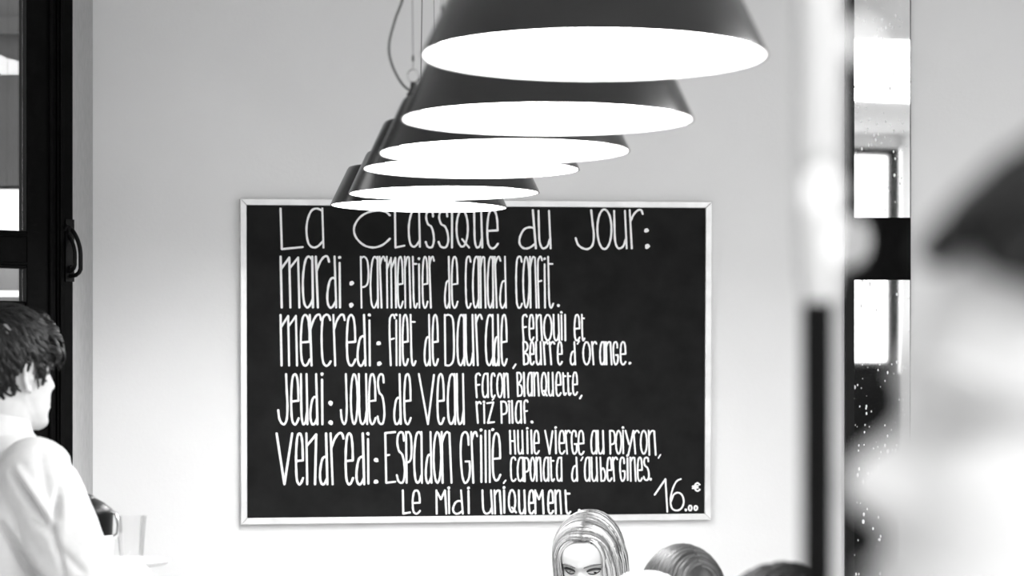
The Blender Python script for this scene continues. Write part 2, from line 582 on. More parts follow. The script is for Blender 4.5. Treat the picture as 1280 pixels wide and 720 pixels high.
mb = MB(); mb.hexa(loc(wall_box(1057.5, 1137.5, 350, 0, 0.012, 0.017, 0.76, None), ML)); mb.build('mirror_pane', M['mirror'], mi, smooth=False)
mb = MB(); mb.hexa(loc(wall_box(1057.2, 1068, 0, 0, 0.017, 0.0225, 0.76, 3.19), ML)); mb.build('dark_upright', M['wainscot'], mi, smooth=False)  # dark reflection in the glass, put in as a solid dark strip

# ------------------------------------------------------------------ chalkboard
BT = 0.024
def bw(px, py, off=BT): return on_wall(px, py, off)
q00, q10, q11, q01 = bw(300, 248), bw(890.5, 252), bw(889, 650), bw(301, 656)
BL = (q01 + q11) / 2; BL = BL - WNRM * BT
board = thing('chalkboard', 'large black menu board in a pale metal frame lettered with daily dishes', 'chalkboard', tuple(BL))
fw = 8.2
def lerp2(u, v):
    """bilinear on the outer rectangle in pixels"""
    t = (300 + (890.5 - 300) * u, 248 + (252 - 248) * u)
    b = (301 + (889 - 301) * u, 656 + (650 - 656) * u)
    return (t[0] + (b[0] - t[0]) * v, t[1] + (b[1] - t[1]) * v)
fu, fv = fw / 589.0, fw / 404.0
corners = {k: lerp2(*uv) for k, uv in dict(a=(0, 0), b=(1, 0), c=(1, 1), d=(0, 1), A=(fu, fv), B=(1 - fu, fv), Cc=(1 - fu, 1 - fv), D=(fu, 1 - fv)).items()}
def frame_side(k0, k1, k2, k3):
    mb = MB()
    front = [bw(*corners[k]) for k in (k0, k1, k2, k3)]
    back = [p - WNRM * (BT - 0.002) for p in front]
    mb.hexa([p - BL for p in back + front])
    return mb.build('frame_side', M['alu'], board, smooth=False, bevel=0.002)
frame_side('a', 'b', 'B', 'A'); frame_side('b', 'c', 'Cc', 'B'); frame_side('c', 'd', 'D', 'Cc'); frame_side('d', 'a', 'A', 'D')
PT = 0.016
mb = MB()
front = [on_wall(*corners[k], PT) for k in ('A', 'B', 'Cc', 'D')]
mb.hexa([p - BL for p in [q - WNRM * 0.012 for q in front] + front])
mb.build('slate_panel', M['slate'], board, smooth=False)

# --- hand lettering: skeleton glyphs in a unit box (x right, y down)
def oval(x0=0, x1=1, y0=0, y1=1, n=14, ph=-1.2):
    return [((x0 + x1) / 2 + (x1 - x0) / 2 * math.cos(ph + 2 * PI * k / n), (y0 + y1) / 2 + (y1 - y0) / 2 * math.sin(ph + 2 * PI * k / n)) for k in range(n + 1)]
def sq(pts): return ('s', pts)
def ln(*pts): return ('l', list(pts))
G = {
 'L': [ln((0, 0), (.06, 1), (1, .95))],
 'a': [sq([(.93, .06), (.62, 0), (.30, .06), (.08, .3), (.02, .6), (.14, .9), (.42, 1), (.70, .96), (.96, .84)]), ln((.93, 0), (1, 1))],
 'C': [sq([(1, .12), (.85, .01), (.55, 0), (.22, .14), (.03, .42), (.06, .7), (.28, .93), (.55, 1), (.8, .93), (1, .76)])],
 'l': [ln((.35, 0), (.65, 1))],
 'I': [ln((.5, 0), (.5, 1))],
 's': [sq([(.9, .17), (.82, .04), (.55, 0), (.22, .05), (.1, .2), (.3, .37), (.68, .44), (.92, .6), (1, .82), (.8, .98), (.5, 1), (.22, .96), (.05, .85)])],
 'i': [ln((.4, .11), (.6, 1)), ('d', (.4, .0))],
 'q': [sq(oval(0, .9, 0, .98)), ln((.45, .78), (1, 1))],
 'u': [sq([(0, 0), (.03, .45), (.08, .8), (.25, .97), (.48, 1), (.75, .93), (.93, .75)]), ln((.86, 0), (1, 1))],
 'e': [ln((.08, .545), (.98, .53)), sq([(.98, .53), (.93, .25), (.78, .06), (.5, 0), (.2, .08), (.05, .35), (.04, .65), (.14, .9), (.42, 1), (.72, .98), (1, .88)])],
 'J': [sq([(.85, 0), (.93, .35), (1, .65), (.92, .9), (.65, 1), (.35, .97), (.12, .88), (0, .72)])],
 'o': [sq(oval())],
 'r': [ln((0, 0), (.16, 1)), sq([(.07, .28), (.3, .12), (.6, .01), (.88, .0), (1, .1)])],
 'R': [ln((0, 0), (.35, 1)), sq([(.1, .15), (.4, .03), (.75, 0), (1, .08)])],
 'm': [ln((0, 0), (.06, 1)), ln((.03, .24), (.46, .02)), ln((.46, .02), (.52, 1)), ln((.5, .22), (.93, .02)), ln((.93, .02), (1, 1))],
 'M': [ln((0, 0), (.03, 1)), ln((0, .02), (.45, .38), (.86, 0)), ln((.86, 0), (1, 1))],
 'n': [ln((0, 0), (.1, 1)), sq([(.05, .2), (.3, .05), (.55, .0), (.78, .03)]), ln((.78, .02), (1, 1))],
 'N': [ln((.02, 0), (.1, 1)), ln((.08, .24), (1, .02)), ln((1, .02), (.88, 1))],
 'P': [ln((0, 0), (.1, 1)), sq([(0, .03), (.45, 0), (.85, .08), (1, .3), (.92, .5), (.6, .58), (.1, .6)])],
 't': [sq([(.1, 0), (.18, .4), (.26, .8), (.42, .97), (.7, 1), (1, .92)]), ln((.12, .14), (.85, .14))],
 'c': [sq([(.95, .1), (.78, .01), (.45, 0), (.15, .08), (.03, .35), (.05, .65), (.15, .9), (.42, 1), (.75, .99), (1, .92)])],
 'f': [sq([(1, .07), (.75, .0), (.35, .02), (.08, .12), (.1, .5), (.28, 1)]), ln((.15, .49), (.85, .47))],
 'D': [ln((0, 0), (.06, 1)), sq([(0, .02), (.45, 0), (.82, .06), (.95, .25), (1, .65), (.92, .9), (.55, 1), (.06, 1)])],
 'B': [ln((0, 0), (.15, 1)), sq([(0, .02), (.45, 0), (.8, .12), (.75, .32), (.15, .5)]), sq([(.15, .5), (.75, .55), (1, .75), (.85, .95), (.15, 1)])],
 'g': [sq([(.85, .25), (.78, .06), (.45, 0), (.12, .1), (.02, .4), (.15, .8), (.35, .97), (.6, 1), (.9, .9), (1, .72), (.95, .58)]), ln((.95, .58), (.55, .58))],
 'H': [ln((0, 0), (.12, 1)), ln((.06, .45), (.85, .45)), ln((.8, 0), (1, 1))],
 'V': [ln((0, 0), (.5, 1), (1, 0))],
 'v': [ln((0, 0), (.6, 1), (1, .02))],
 'z': [ln((0, .06), (.9, .02), (.12, 1), (1, .96))],
 'y': [ln((0, 0), (.45, .6)), ln((1, 0), (.35, 1.08))],
 'E': [ln((1, .0), (0, .02), (.1, 1), (1, .98)), ln((.05, .46), (.4, .45))],
 'b': [ln((0, 0), (.2, 1)), sq([(.12, .58), (.5, .45), (.9, .6), (1, .82), (.75, .98), (.2, 1)])],
 '1': [ln((0, .48), (.85, 0)), ln((.85, 0), (1, 1))],
 '6': [sq([(.78, .0), (.45, .08), (.15, .35), (.02, .68), (.12, .92), (.45, 1), (.8, .94), (1, .75), (.9, .53), (.6, .43), (.25, .5), (.06, .72)])],
 'k': [sq([(1, .2), (.7, .0), (.4, .15), (.28, .5), (.45, .9), (.75, 1), (1, .82)]), ln((.0, .42), (.75, .36)), ln((.0, .66), (.72, .6))],
}
def dglyph(bt):
    """d with a bowl that starts at the fraction bt of its height"""
    h = 1 - bt
    return [ln((.82, 0), (1, 1)), sq([(.86, bt + .03 * h), (.6, bt), (.28, bt + .12 * h), (.05, bt + .5 * h), (.06, bt + .82 * h), (.3, 1), (.62, .985), (.96, bt + .78 * h)])]

def cr(pts, n=5):
    """Catmull-Rom through pts"""
    out = []
    N = len(pts)
    for i in range(N - 1):
        p0, p1, p2, p3 = pts[max(i - 1, 0)], pts[i], pts[i + 1], pts[min(i + 2, N - 1)]
        for k in range(n):
            t = k / n
            out.append(tuple(0.5 * ((2 * p1[j]) + (-p0[j] + p2[j]) * t + (2 * p0[j] - 5 * p1[j] + 4 * p2[j] - p3[j]) * t * t + (-p0[j] + 3 * p1[j] - 3 * p2[j] + p3[j]) * t ** 3) for j in (0, 1)))
    out.append(pts[-1])
    return out

class Writer:
    def __init__(self): self.mb = MB(); self.n = 0
    def stroke(self, pts, wd):
        """flat ribbon with round ends, laid on the slate; pts in pixels"""
        self.n += 1
        wd = wd * 0.80
        z0, z1 = PT - 0.0002, PT + 0.0009 + 0.00003 * (self.n % 9)
        P2 = [np.array(p, float) for p in pts]
        keep = [P2[0]]
        for p in P2[1:]:
            if np.linalg.norm(p - keep[-1]) > 0.25: keep.append(p)
        if len(keep) < 2: keep.append(keep[0] + np.array([0.3, 0.3]))
        P2 = keep
        n = len(P2)
        left, right = [], []
        for i in range(n):
            if i == 0: t = P2[1] - P2[0]
            elif i == n - 1: t = P2[-1] - P2[-2]
            else:
                a = P2[i] - P2[i - 1]; b = P2[i + 1] - P2[i]
                t = a / np.linalg.norm(a) + b / np.linalg.norm(b)
                if np.linalg.norm(t) < 0.2: t = b
            t = t / np.linalg.norm(t)
            nn = np.array([-t[1], t[0]]) * wd / 2 * (1 + 0.08 * math.sin(i * 1.3 + self.n))
            left.append(P2[i] + nn); right.append(P2[i] - nn)
        def cap(c, t, s):
            t = t / np.linalg.norm(t); nn = np.array([-t[1], t[0]])
            return [c + (nn * math.cos(a) * s + t * math.sin(a)) * wd / 2 for a in (0.5, 1.1, PI / 2, PI - 1.1, PI - 0.5)]
        endc = cap(P2[-1], P2[-1] - P2[-2], 1)
        begc = cap(P2[0], P2[0] - P2[1], 1)
        v, f = [], []
        def addp(p, z): v.append(on_wall(p[0], p[1], z) - BL); return len(v) - 1
        for k in range(n):
            for p, z in ((left[k], z0), (left[k], z1), (right[k], z1), (right[k], z0)): addp(p, z)
        for k in range(n - 1):
            o, q = 4 * k, 4 * (k + 1)
            for a, b in ((0, 1), (1, 2), (2, 3)):
                f.append((o + a, o + b, q + b, q + a))
        for c, k, capp in ((P2[-1], n - 1, endc), (P2[0], 0, begc)):
            ring1 = [addp(p, z1) for p in capp]; ring0 = [addp(p, z0) for p in capp]
            if k == 0: l1, r1, l0, r0 = 4 * k + 2, 4 * k + 1, 4 * k + 3, 4 * k
            else: l1, r1, l0, r0 = 4 * k + 1, 4 * k + 2, 4 * k, 4 * k + 3
            f.append(tuple([l1] + ring1 + [r1]))
            up = [l1] + ring1 + [r1]; lo = [l0] + ring0 + [r0]
            for a in range(len(up) - 1): f.append((up[a], lo[a], lo[a + 1], up[a + 1]))
        self.mb.add(v, f)
    def dot(self, c, r):
        self.n += 1
        pts = [(c[0] + r * (1 + .15 * math.sin(3 * a + self.n)) * math.cos(a), c[1] + r * (1 + .15 * math.cos(2 * a + self.n)) * math.sin(a)) for a in [2 * PI * k / 10 for k in range(10)]]
        v = [on_wall(p[0], p[1], PT + 0.001) - BL for p in pts] + [on_wall(p[0], p[1], PT - 0.0002) - BL for p in pts]
        f = [tuple(range(10))] + [(k, (k + 1) % 10, 10 + (k + 1) % 10, 10 + k) for k in range(10)]
        self.mb.add(v, f)
    def glyph(self, ch, x0, x1, y0, y1, wd):
        if isinstance(ch, list): g = ch
        else: g = G[ch]
        for kind, pts in g:
            if kind == 'd':
                self.dot((x0 + (x1 - x0) * pts[0], y0 + (y1 - y0) * pts[1]), wd * 0.62); continue
            if kind == 's': pts = cr(pts)
            if kind == 'l' and len(pts) > 2:
                for a, b in zip(pts, pts[1:]): self.stroke([(x0 + (x1 - x0) * q[0], y0 + (y1 - y0) * q[1]) for q in (a, b)], wd)
                continue
            self.stroke([(x0 + (x1 - x0) * a, y0 + (y1 - y0) * b) for a, b in pts], wd)
    def word(self, y0, y1, letters, wd, dt=0.5):
        """letters: (char, x0, x1[, y0, y1])"""
        h = wd / 2
        for L in letters:
            ch, a, b = L[0], L[1], L[2]
            t, u = (L[3], L[4]) if len(L) > 3 else (y0, y1)
            if ch == 'd': ch = dglyph((dt - t) / (u - t) if dt > 1 else dt)
            if b - a < 4 and ch in ('l', 'i', 'I'): self.glyph(ch, a, b, t + h, u - h, wd)
            else: self.glyph(ch, a + h, b - h, t + h, u - h, wd)
    def done(self, label):
        o = self.mb.build('lettering', M['chalk'], board, smooth=False)
        o['label'] = label

w_ = Writer()
w_.word(259, 313, [('L', 349, 380), ('a', 381, 406, 259, 311)], 3.3)
w_.done('top line word La')
w_ = Writer()
w_.word(259, 313, [('C', 440, 489, 262, 311), ('L', 492, 507, 262, 311), ('a', 509, 526.5, 261, 310), ('s', 530, 544, 261, 311),
    ('s', 546, 562, 261, 311), ('I', 564, 566, 262, 311), ('q', 569, 588, 261, 311), ('u', 591, 604.5, 262, 311), ('e', 607, 624, 261, 312)], 3.3)
w_.done('top line word Classique')
w_ = Writer()
w_.word(259, 313, [('d', 647, 671.5, 261, 312), ('u', 671.5, 690, 262, 312)], 3.3, dt=284)
w_.done('top line word du')
w_ = Writer()
w_.word(259, 313, [('J', 718, 744, 261, 313), ('o', 745, 766, 260, 313), ('u', 766, 785, 262, 312), ('r', 785.5, 805, 261, 312)], 3.3)
w_.dot((808, 288), 3.0); w_.dot((809, 308), 3.2)
w_.done('top line word Jour with a colon')
w_ = Writer()
w_.word(319, 386, [('m', 349, 376), ('a', 376.5, 393), ('r', 393, 413), ('d', 407, 422), ('i', 423.5, 426, 320, 386)], 3.5, dt=347)
w_.dot((439.5, 354), 3.0); w_.dot((439, 381.5), 3.0)
w_.word(319.5, 386, [('P', 449.5, 462), ('a', 461.5, 474), ('R', 473, 483), ('m', 482, 496.5), ('e', 495.5, 505), ('n', 504.5, 514.5), ('t', 514, 523), ('i', 522.5, 525.5, 322, 386), ('e', 526.5, 536), ('R', 535, 544),
    ('d', 554.5, 563.5), ('e', 563, 573.5), ('c', 580.5, 590), ('a', 589.5, 600), ('n', 599, 608.5), ('a', 608, 618), ('R', 617, 627), ('d', 623.5, 634),
    ('c', 643.5, 654), ('o', 652.5, 663), ('n', 661, 672), ('f', 670.5, 679), ('i', 679.5, 682.5, 322, 386), ('t', 683, 693)], 2.9, dt=351)
w_.dot((698, 382), 1.9)
w_.done('second line reading mardi Parmentier de canard confit')
w_ = Writer()
w_.word(392, 458.5, [('m', 349, 373), ('e', 374, 389), ('r', 385.5, 403), ('c', 400, 415), ('r', 415, 432.5), ('e', 431.5, 446), ('d', 445, 458.5), ('i', 460.5, 463.5)], 3.4, dt=420)
w_.dot((473.3, 429), 3.0); w_.dot((474, 454.5), 3.0)
w_.word(392, 458, [('f', 485, 495), ('i', 494.5, 496.5), ('I', 499, 501), ('e', 501.5, 511.5), ('t', 511, 521), ('d', 529, 539), ('e', 539, 549), ('D', 554.5, 569), ('a', 570, 582), ('u', 580.5, 593.5), ('R', 593, 604),
    ('a', 605.5, 618), ('d', 616, 625), ('e', 625, 635)], 3.0, dt=421)
w_.stroke([(644.5, 455.5), (641.5, 460)], 3.0)
w_.done('third line reading mercredi Filet de Daurade')
w_ = Writer()
w_.word(392, 427, [('f', 651.5, 660), ('e', 660, 668.5), ('n', 669, 679), ('o', 678.5, 691), ('u', 690.5, 700.5), ('i', 700.8, 703.2, 389, 426), ('l', 704.5, 708.5), ('e', 716.5, 726), ('t', 725.5, 732)], 2.9)
w_.word(426, 457, [('B', 652.5, 662), ('e', 661, 669), ('u', 668.5, 678), ('R', 678, 686), ('R', 685.5, 694.5), ('e', 695.5, 704), ('d', 711.5, 720.5), ('o', 727.5, 739), ('R', 738.5, 747), ('a', 748.5, 757),
    ('n', 756, 766), ('g', 765, 774), ('e', 774, 783.5)], 2.9, dt=439)
w_.stroke([(724, 426), (721.8, 430)], 2.4); w_.dot((787.3, 454), 1.9)
w_.done('small text reading Fenouil et Beurre d\'Orange')
w_ = Writer()
w_.word(466, 532, [('J', 346, 361), ('e', 362, 375), ('u', 374.5, 386), ('d', 386, 398.5), ('i', 401.5, 404)], 3.4, dt=496)
w_.dot((413.3, 504), 3.0); w_.dot((413.5, 528.3), 3.0)
w_.word(466, 531.5, [('J', 424.5, 435), ('o', 437, 448.5), ('u', 447, 460.5), ('e', 459.5, 471), ('s', 470, 482), ('d', 491, 502.5), ('e', 503.5, 515), ('v', 522, 544), ('e', 545, 556.5), ('a', 558, 570.5), ('u', 569.5, 581.5)], 3.1, dt=497)
w_.done('fourth line reading Jeudi Joues de Veau')
w_ = Writer()
w_.word(465.5, 498, [('f', 593, 601.5), ('a', 601.5, 611.5), ('c', 612.5, 620), ('o', 620, 629.5), ('n', 628.5, 637),
    ('B', 645, 654, 464.5, 496.5), ('l', 653.8, 656.5, 464.5, 496.5), ('a', 658, 666.5, 464.5, 496), ('n', 666, 675, 464.5, 496), ('q', 675.5, 685, 464.5, 496), ('u', 684, 693, 464.5, 496), ('e', 693.5, 702.5, 464, 496), ('t', 702, 709, 465, 495), ('t', 708, 715, 465, 495), ('e', 714.5, 723, 464, 495)], 2.8)
w_.stroke([(615, 496.5), (617.5, 498), (615.5, 500)], 2.0)
w_.stroke([(727, 494.5), (724.8, 498)], 2.8)
w_.word(501, 530, [('R', 594, 602.5), ('i', 604, 606.5), ('z', 607.5, 619), ('P', 625, 635, 500.5, 530), ('i', 635.3, 638, 500.5, 530), ('l', 638.8, 641.8, 499.5, 530), ('a', 643, 653, 500, 530), ('f', 653.5, 661, 499, 530)], 2.8)
w_.dot((665, 527.5), 1.9)
w_.done('small text reading facon Blanquette, riz Pilaf')
w_ = Writer()
w_.word(540, 607, [('V', 344, 367), ('e', 368, 380.5), ('N', 381, 397), ('d', 398, 411), ('r', 411.5, 431), ('e', 430, 443), ('d', 443.5, 457), ('i', 459, 461.5, 540.5, 606)], 3.5, dt=571)
w_.dot((470.3, 575), 3.0); w_.dot((470, 602), 3.0)
w_.word(538.5, 605, [('E', 480, 495.5), ('s', 494, 507.5), ('P', 506, 516), ('a', 516, 529), ('d', 530.5, 541), ('o', 540.5, 553), ('n', 550.5, 566), ('g', 574, 589), ('R', 587.5, 598), ('i', 600, 603, 536, 604), ('l', 604.5, 609.5, 537, 604),
    ('l', 609.5, 614.5, 537, 604), ('e', 614, 627, 540, 602)], 3.1, dt=568)
w_.dot((615.8, 537), 2.0); w_.stroke([(632, 600.5), (629.5, 604)], 2.4)
w_.done('fifth line reading Vendredi Espadon Grille')
w_ = Writer()
w_.word(537, 568.5, [('H', 636, 645.5), ('u', 646, 655), ('i', 658, 660.5, 534, 568), ('l', 662.8, 666, 536.5, 568), ('e', 666, 675), ('v', 680, 692), ('i', 693.5, 696, 533, 568), ('e', 697.5, 707), ('R', 705.5, 714), ('g', 713, 722.5), ('e', 721.5, 731, 537, 569.5),
    ('a', 737.5, 747), ('u', 746, 756), ('P', 761, 770), ('o', 768.5, 778), ('i', 777.8, 780, 533, 568), ('y', 780.5, 793, 537, 568), ('R', 790.5, 800), ('o', 799.5, 810), ('n', 809.5, 821, 537, 570)], 2.7)
w_.stroke([(825.5, 568.5), (823, 572.5)], 2.2)
w_.word(570.5, 602.5, [('c', 637, 646), ('a', 645.5, 655.5), ('P', 654, 662.5, 571, 603), ('o', 661.5, 670), ('n', 669, 678), ('a', 678, 687), ('t', 686.5, 694), ('a', 694.5, 703.5), ('d', 713.5, 723), ('a', 729.5, 738.5),
    ('u', 738, 748), ('b', 749, 758), ('e', 757.5, 766), ('R', 764.5, 773), ('g', 773.5, 782.5), ('i', 783.5, 785.5, 568, 601.5), ('n', 786.5, 796), ('e', 795.5, 804), ('s', 803, 812.5, 570.5, 601.5)], 2.7, dt=582)
w_.stroke([(728.5, 571.5), (726.3, 575.5)], 2.2); w_.dot((813.3, 599), 1.8)
w_.done('small text reading Huile vierge au Poivron, caponata d\'aubergines')
w_ = Writer()
w_.word(611.5, 643.5, [('L', 502, 514), ('e', 514, 526.5), ('M', 544, 559.5), ('i', 560, 562.5, 608.5, 643), ('d', 564.5, 580), ('i', 584.5, 587, 608.5, 643), ('u', 601.5, 617), ('n', 616.5, 628), ('i', 629, 631.5, 608, 642.5),
    ('q', 634.5, 646.5, 611, 642), ('u', 647, 658), ('e', 659.5, 669), ('M', 667.5, 681), ('e', 683.5, 693), ('n', 692.5, 703), ('t', 704.5, 714.5)], 3.0, dt=626)
w_.dot((724, 638), 2.0)
w_.done('bottom line reading Le Midi uniquement')
w_ = Writer()
w_.word(597.5, 641, [('1', 817, 835.5), ('6', 836.5, 856, 597.5, 639.5)], 2.7)
w_.done('price figure 16')
w_ = Writer()
w_.word(597.5, 641, [('k', 864.5, 876, 602.5, 615)], 2.7)
w_.done('small euro sign of the price')
w_ = Writer()
w_.word(597.5, 641, [('o', 859.5, 866, 630.5, 639.5), ('o', 866.5, 873, 631, 639)], 2.7)
w_.dot((857.3, 637.5), 1.7)
w_.done('small cents of the price')

# ------------------------------------------------------------------ pendant lamps
LD = 0.45
R0, R1, SH = LD / 2, LD / 2 * 0.80, 0.098
ZD = 0.022                                   # the diffuser sits inside the rim
RD = R0 - 0.004 - (R0 - R1) * ZD / SH
def make_lamp(name, label):
    t = thing(name, label, 'pendant lamp', group='row of black pendant lamps in front of the chalkboard')
    mb = MB()
    prof = [(R0, 0.0), (R0 - 0.001, 0.004), (R1 + 0.004, SH - 0.008), (R1, SH - 0.002), (R1 - 0.006, SH), (0.001, SH + 0.003), (0.001, SH), (R1 - 0.008, SH - 0.003), (R0 - 0.0025, 0.003), (R0 - 0.0025, 0.0)]
    mb.lathe(prof, 96, closed=True)
    mb.build('shade', M['shade'], t, angle=35)
    mb = MB()
    mb.lathe([(R0 - 0.0026, 0.0005), (R0 - 0.0040, 0.0005), (RD - 0.0010, ZD), (RD + 0.0008, ZD)], 96, closed=True)
    o = mb.build('reflector', M['shade_in'], t, angle=35); o['label'] = 'white inner reflector'
    mb = MB()
    mb.lathe([(RD - 0.001, ZD), (0.10, ZD), (0.0005, ZD), (0.0005, ZD + 0.006), (RD - 0.001, ZD + 0.006)], 96, closed=True)
    mb.build('diffuser', M['diffuser'], t, angle=60)
    return t
RX = R1 - 0.018
def hang(t, side_az, top_z, droop=None, end=0.0):
    """steel wires, ferrules, cable and ceiling plate; top_z = ceiling height in lamp coordinates"""
    for s in (0, PI):
        x, y = RX * math.cos(side_az + s), RX * math.sin(side_az + s)
        g = MB(); mtx = Matrix.Translation((x, y, SH))
        g.lathe([(0.012, 0), (0.012, 0.010), (0.006, 0.016), (0.005, 0.030), (0.0005, 0.032)], 20, mtx=mtx)
        fer = g.build('cable_gland', M['blackplastic'], t)
        r = MB(); r.tube([(x + 0.010 * math.cos(a), y, SH + 0.042 + 0.012 * math.sin(a)) for a in [2 * PI * k / 18 - PI / 2 for k in range(19)]], 0.0013, 8)
        r.build('ring', M['steel'], fer)
        wv = MB()
        wv.tube([(x, y, SH + 0.054), (x, y, top_z)], 0.0007, 6)
        wv.tube([(x, y, SH + 0.068), (x, y, SH + 0.078)], 0.0022, 8)
        wv.build('suspension_wire', M['cable'], t)
        pl = MB(); pl.lathe([(0.0005, top_z), (0.03, top_z), (0.03, top_z - 0.018), (0.006, top_z - 0.024), (0.0005, top_z - 0.024)], 24, mtx=Matrix.Translation((x, y, 0)))
        pl.build('ceiling_plate', M['steel'], t)
    x, y = RX * math.cos(side_az), RX * math.sin(side_az)
    d = droop or [(0, 0.004), (-0.020, 0.02), (-0.038, 0.055), (-0.043, 0.09), (-0.032, 0.135), (-0.014, 0.19), (-0.004, 0.3)]
    ctrl = [(x + a, y + 0.002, SH + 0.008 + b) for a, b in d] + [(x + end, y + 0.02, top_z)]
    xs = cr([(c[0], c[2]) for c in ctrl], 6)
    mb = MB(); mb.tube([(a, y + 0.004 + 0.016 * min(1, max(0, (b - SH) / (top_z - SH))), b) for a, b in xs], 0.0023, 8)
    mb.build('power_cable', M['cable'], t)

lamp_px = [  # centre px, centre py, width px, extra tilt towards the camera (deg), roll (deg), azimuth of the wires
    (743.0, 71.0, 432.0, 1.5, 0.15, PI),
    (684.0, 150.5, 366.0, 0.7, 0.1, PI),
    (630.5, 191.0, 314.0, 0.9, -0.6, PI),
    (589.0, 212.0, 271.0, 0.6, 0.2, PI / 2 - .12),
    (555.0, 242.0, 239.0, 0.3, -0.4, PI / 2 - .1),
    (523.5, 258.5, 221.0, 0.2, 0.9, PI / 2 + .03)]
lamp_lab = ['black pendant lamp nearest the camera, largest and highest, cut by the top edge',
            'black pendant lamp just behind the largest one, second in the row from the camera',
            'black pendant lamp third in the row, its grey cable looping at its left',
            'black pendant lamp fourth in the row, mostly hidden between its neighbours',
            'black pendant lamp second lowest in the row, just above the one at the board',
            'black pendant lamp smallest and lowest, overlapping the top edge of the chalkboard']
for (cx, cy, wd, tilt, roll, az), lb in zip(lamp_px, lamp_lab):
    d = LD * FPX / wd
    c = P(cx, cy, d)
    t = make_lamp('pendant_lamp', lb)
    t.location = c
    # lean of the whole fitting; wires are short enough for the lean to be invisible
    t.rotation_euler = (math.radians(-tilt), math.radians(roll), 0)
    hang(t, az, (ZC - c.z) - 0.004, droop=None if 600 < cx < 640 else [(0, .004), (.04, .02), (.08, .06), (.11, .12), (.125, .22), (.13, .34)], end=0.0 if 600 < cx < 640 else .13)

# ------------------------------------------------------------------ people
cm = 0.01
HZ = np.array([0, .7, 1.6, 3.0, 4.5, 6.0, 8.0, 10.0, 11.5, 13.0, 15.0, 17.0, 19.0, 20.8, 22.0, 22.6])
HF = np.array([7.6, 8.7, 9.0, 8.5, 8.9, 8.8, 8.8, 8.7, 8.3, 9.2, 9.1, 8.5, 7.1, 5.0, 2.6, .9])
HB = np.array([3.0, 1.5, 0.0, -2.4, -5.2, -7.2, -8.7, -9.3, -9.6, -9.8, -9.8, -9.4, -8.3, -6.5, -4.2, -2.4])
HW = np.array([2.0, 3.3, 4.3, 5.3, 5.9, 6.4, 6.8, 7.1, 7.3, 7.5, 7.7, 7.6, 6.9, 5.5, 3.6, 1.6])
def gauss(x, s): return math.exp(-0.5 * (x / s) ** 2)
def add_head(mb, T, mi=0, ears=True, edz=0.0):
    """head, chin bottom at the origin, facing +y, T maps metres"""
    rings = []
    zs = np.concatenate([np.linspace(0, 22, 84), [22.3, 22.6]])
    nose_z = [6.9, 7.5, 8.0, 8.6, 9.3, 10.2, 11.2, 12.2, 13.0, 13.8]
    nose_h = [0, .5, 1.7, 2.35, 2.1, 1.55, 1.0, .55, .2, 0]
    nose_s = [1.7, 1.7, 1.5, 1.25, 1.0, .9, .85, .85, .9, .9]
    seg = 100
    for z in zs:
        F, B, W = np.interp(z, HZ, HF), np.interp(z, HZ, HB), np.interp(z, HZ, HW)
        nh, ns = np.interp(z, nose_z, nose_h), np.interp(z, nose_z, nose_s)
        ring = []
        for k in range(seg):
            a = 2 * PI * k / seg
            ca, sa = math.cos(a), math.sin(a)
            e = 0.86
            y = (F + B) / 2 + (F - B) / 2 * math.copysign(abs(ca) ** e, ca)
            x = W * math.copysign(abs(sa) ** e, sa) * (0.94 if ca > 0 else 1.0)
            if ca > 0.1:
                fr = min(1, (ca - 0.1) / 0.5)
                dy = nh * gauss(x, ns)
                dy += 0.55 * (gauss(z - 5.75, .42) + gauss(z - 4.6, .45)) * gauss(x, 1.7)
                dy -= 0.25 * gauss(z - 5.15, .25) * gauss(x, 2.2)
                dy += 0.35 * gauss(z - 1.6, .9) * gauss(x, 1.6)
                dy -= 0.75 * (gauss(x - 3.2, 1.35) + gauss(x + 3.2, 1.35)) * gauss(z - 11.5, .85)
                dy += 0.35 * (gauss(x - 3.2, 1.8) + gauss(x + 3.2, 1.8)) * gauss(z - 13.0, .6)
                dy += 0.35 * (gauss(x - 4.6, 1.5) + gauss(x + 4.6, 1.5)) * gauss(z - 9.2, 1.3)
                y += dy * fr
            ring.append(T @ Vector((x * cm, y * cm, z * cm)))
        rings.append(ring)
    mb.loft(rings, mi)
    if ears:
        for s in (-1, 1):
            # outer helix, lobe and bowl of the ear
            pts = [(7.0, .9, 9.0), (7.5, .3, 8.1), (7.9, -.7, 8.4), (8.35, -1.5, 9.8), (8.7, -2.0, 11.6), (8.6, -1.7, 13.0), (8.2, -.7, 13.7), (7.7, .4, 13.2), (7.3, .9, 12.2)]
            mb.tube([T @ Vector((s * p[0] * cm, p[1] * cm, (p[2] + edz) * cm)) for p in pts], [.35 * cm, .6 * cm] + [.42 * cm] * 6 + [.3 * cm], 10, mi, round_ends=True)
            mb.ball(T @ Vector((s * 7.55 * cm, -.5 * cm, (11.0 + edz) * cm)), (.35 * cm, 1.15 * cm, 2.2 * cm), 14, 10, mi, rot=T.to_3x3().normalized())
            mb.ball(T @ Vector((s * 7.45 * cm, .75 * cm, (10.6 + edz) * cm)), (.4 * cm, .45 * cm, .7 * cm), 10, 8, mi, rot=T.to_3x3().normalized())

def face_z(x, z):
    """forward position of the face surface (cm)"""
    F, B, W = np.interp(z, HZ, HF), np.interp(z, HZ, HB), np.interp(z, HZ, HW) * .94
    sa = min(.98, abs(x) / W) ** (1 / .86); ca = math.sqrt(1 - sa * sa)
    return (F + B) / 2 + (F - B) / 2 * ca ** .86 - 0.75 * (gauss(abs(x) - 3.2, 1.35)) * gauss(z - 11.5, .85) + .35 * gauss(abs(x) - 3.2, 1.8) * gauss(z - 13.0, .6)

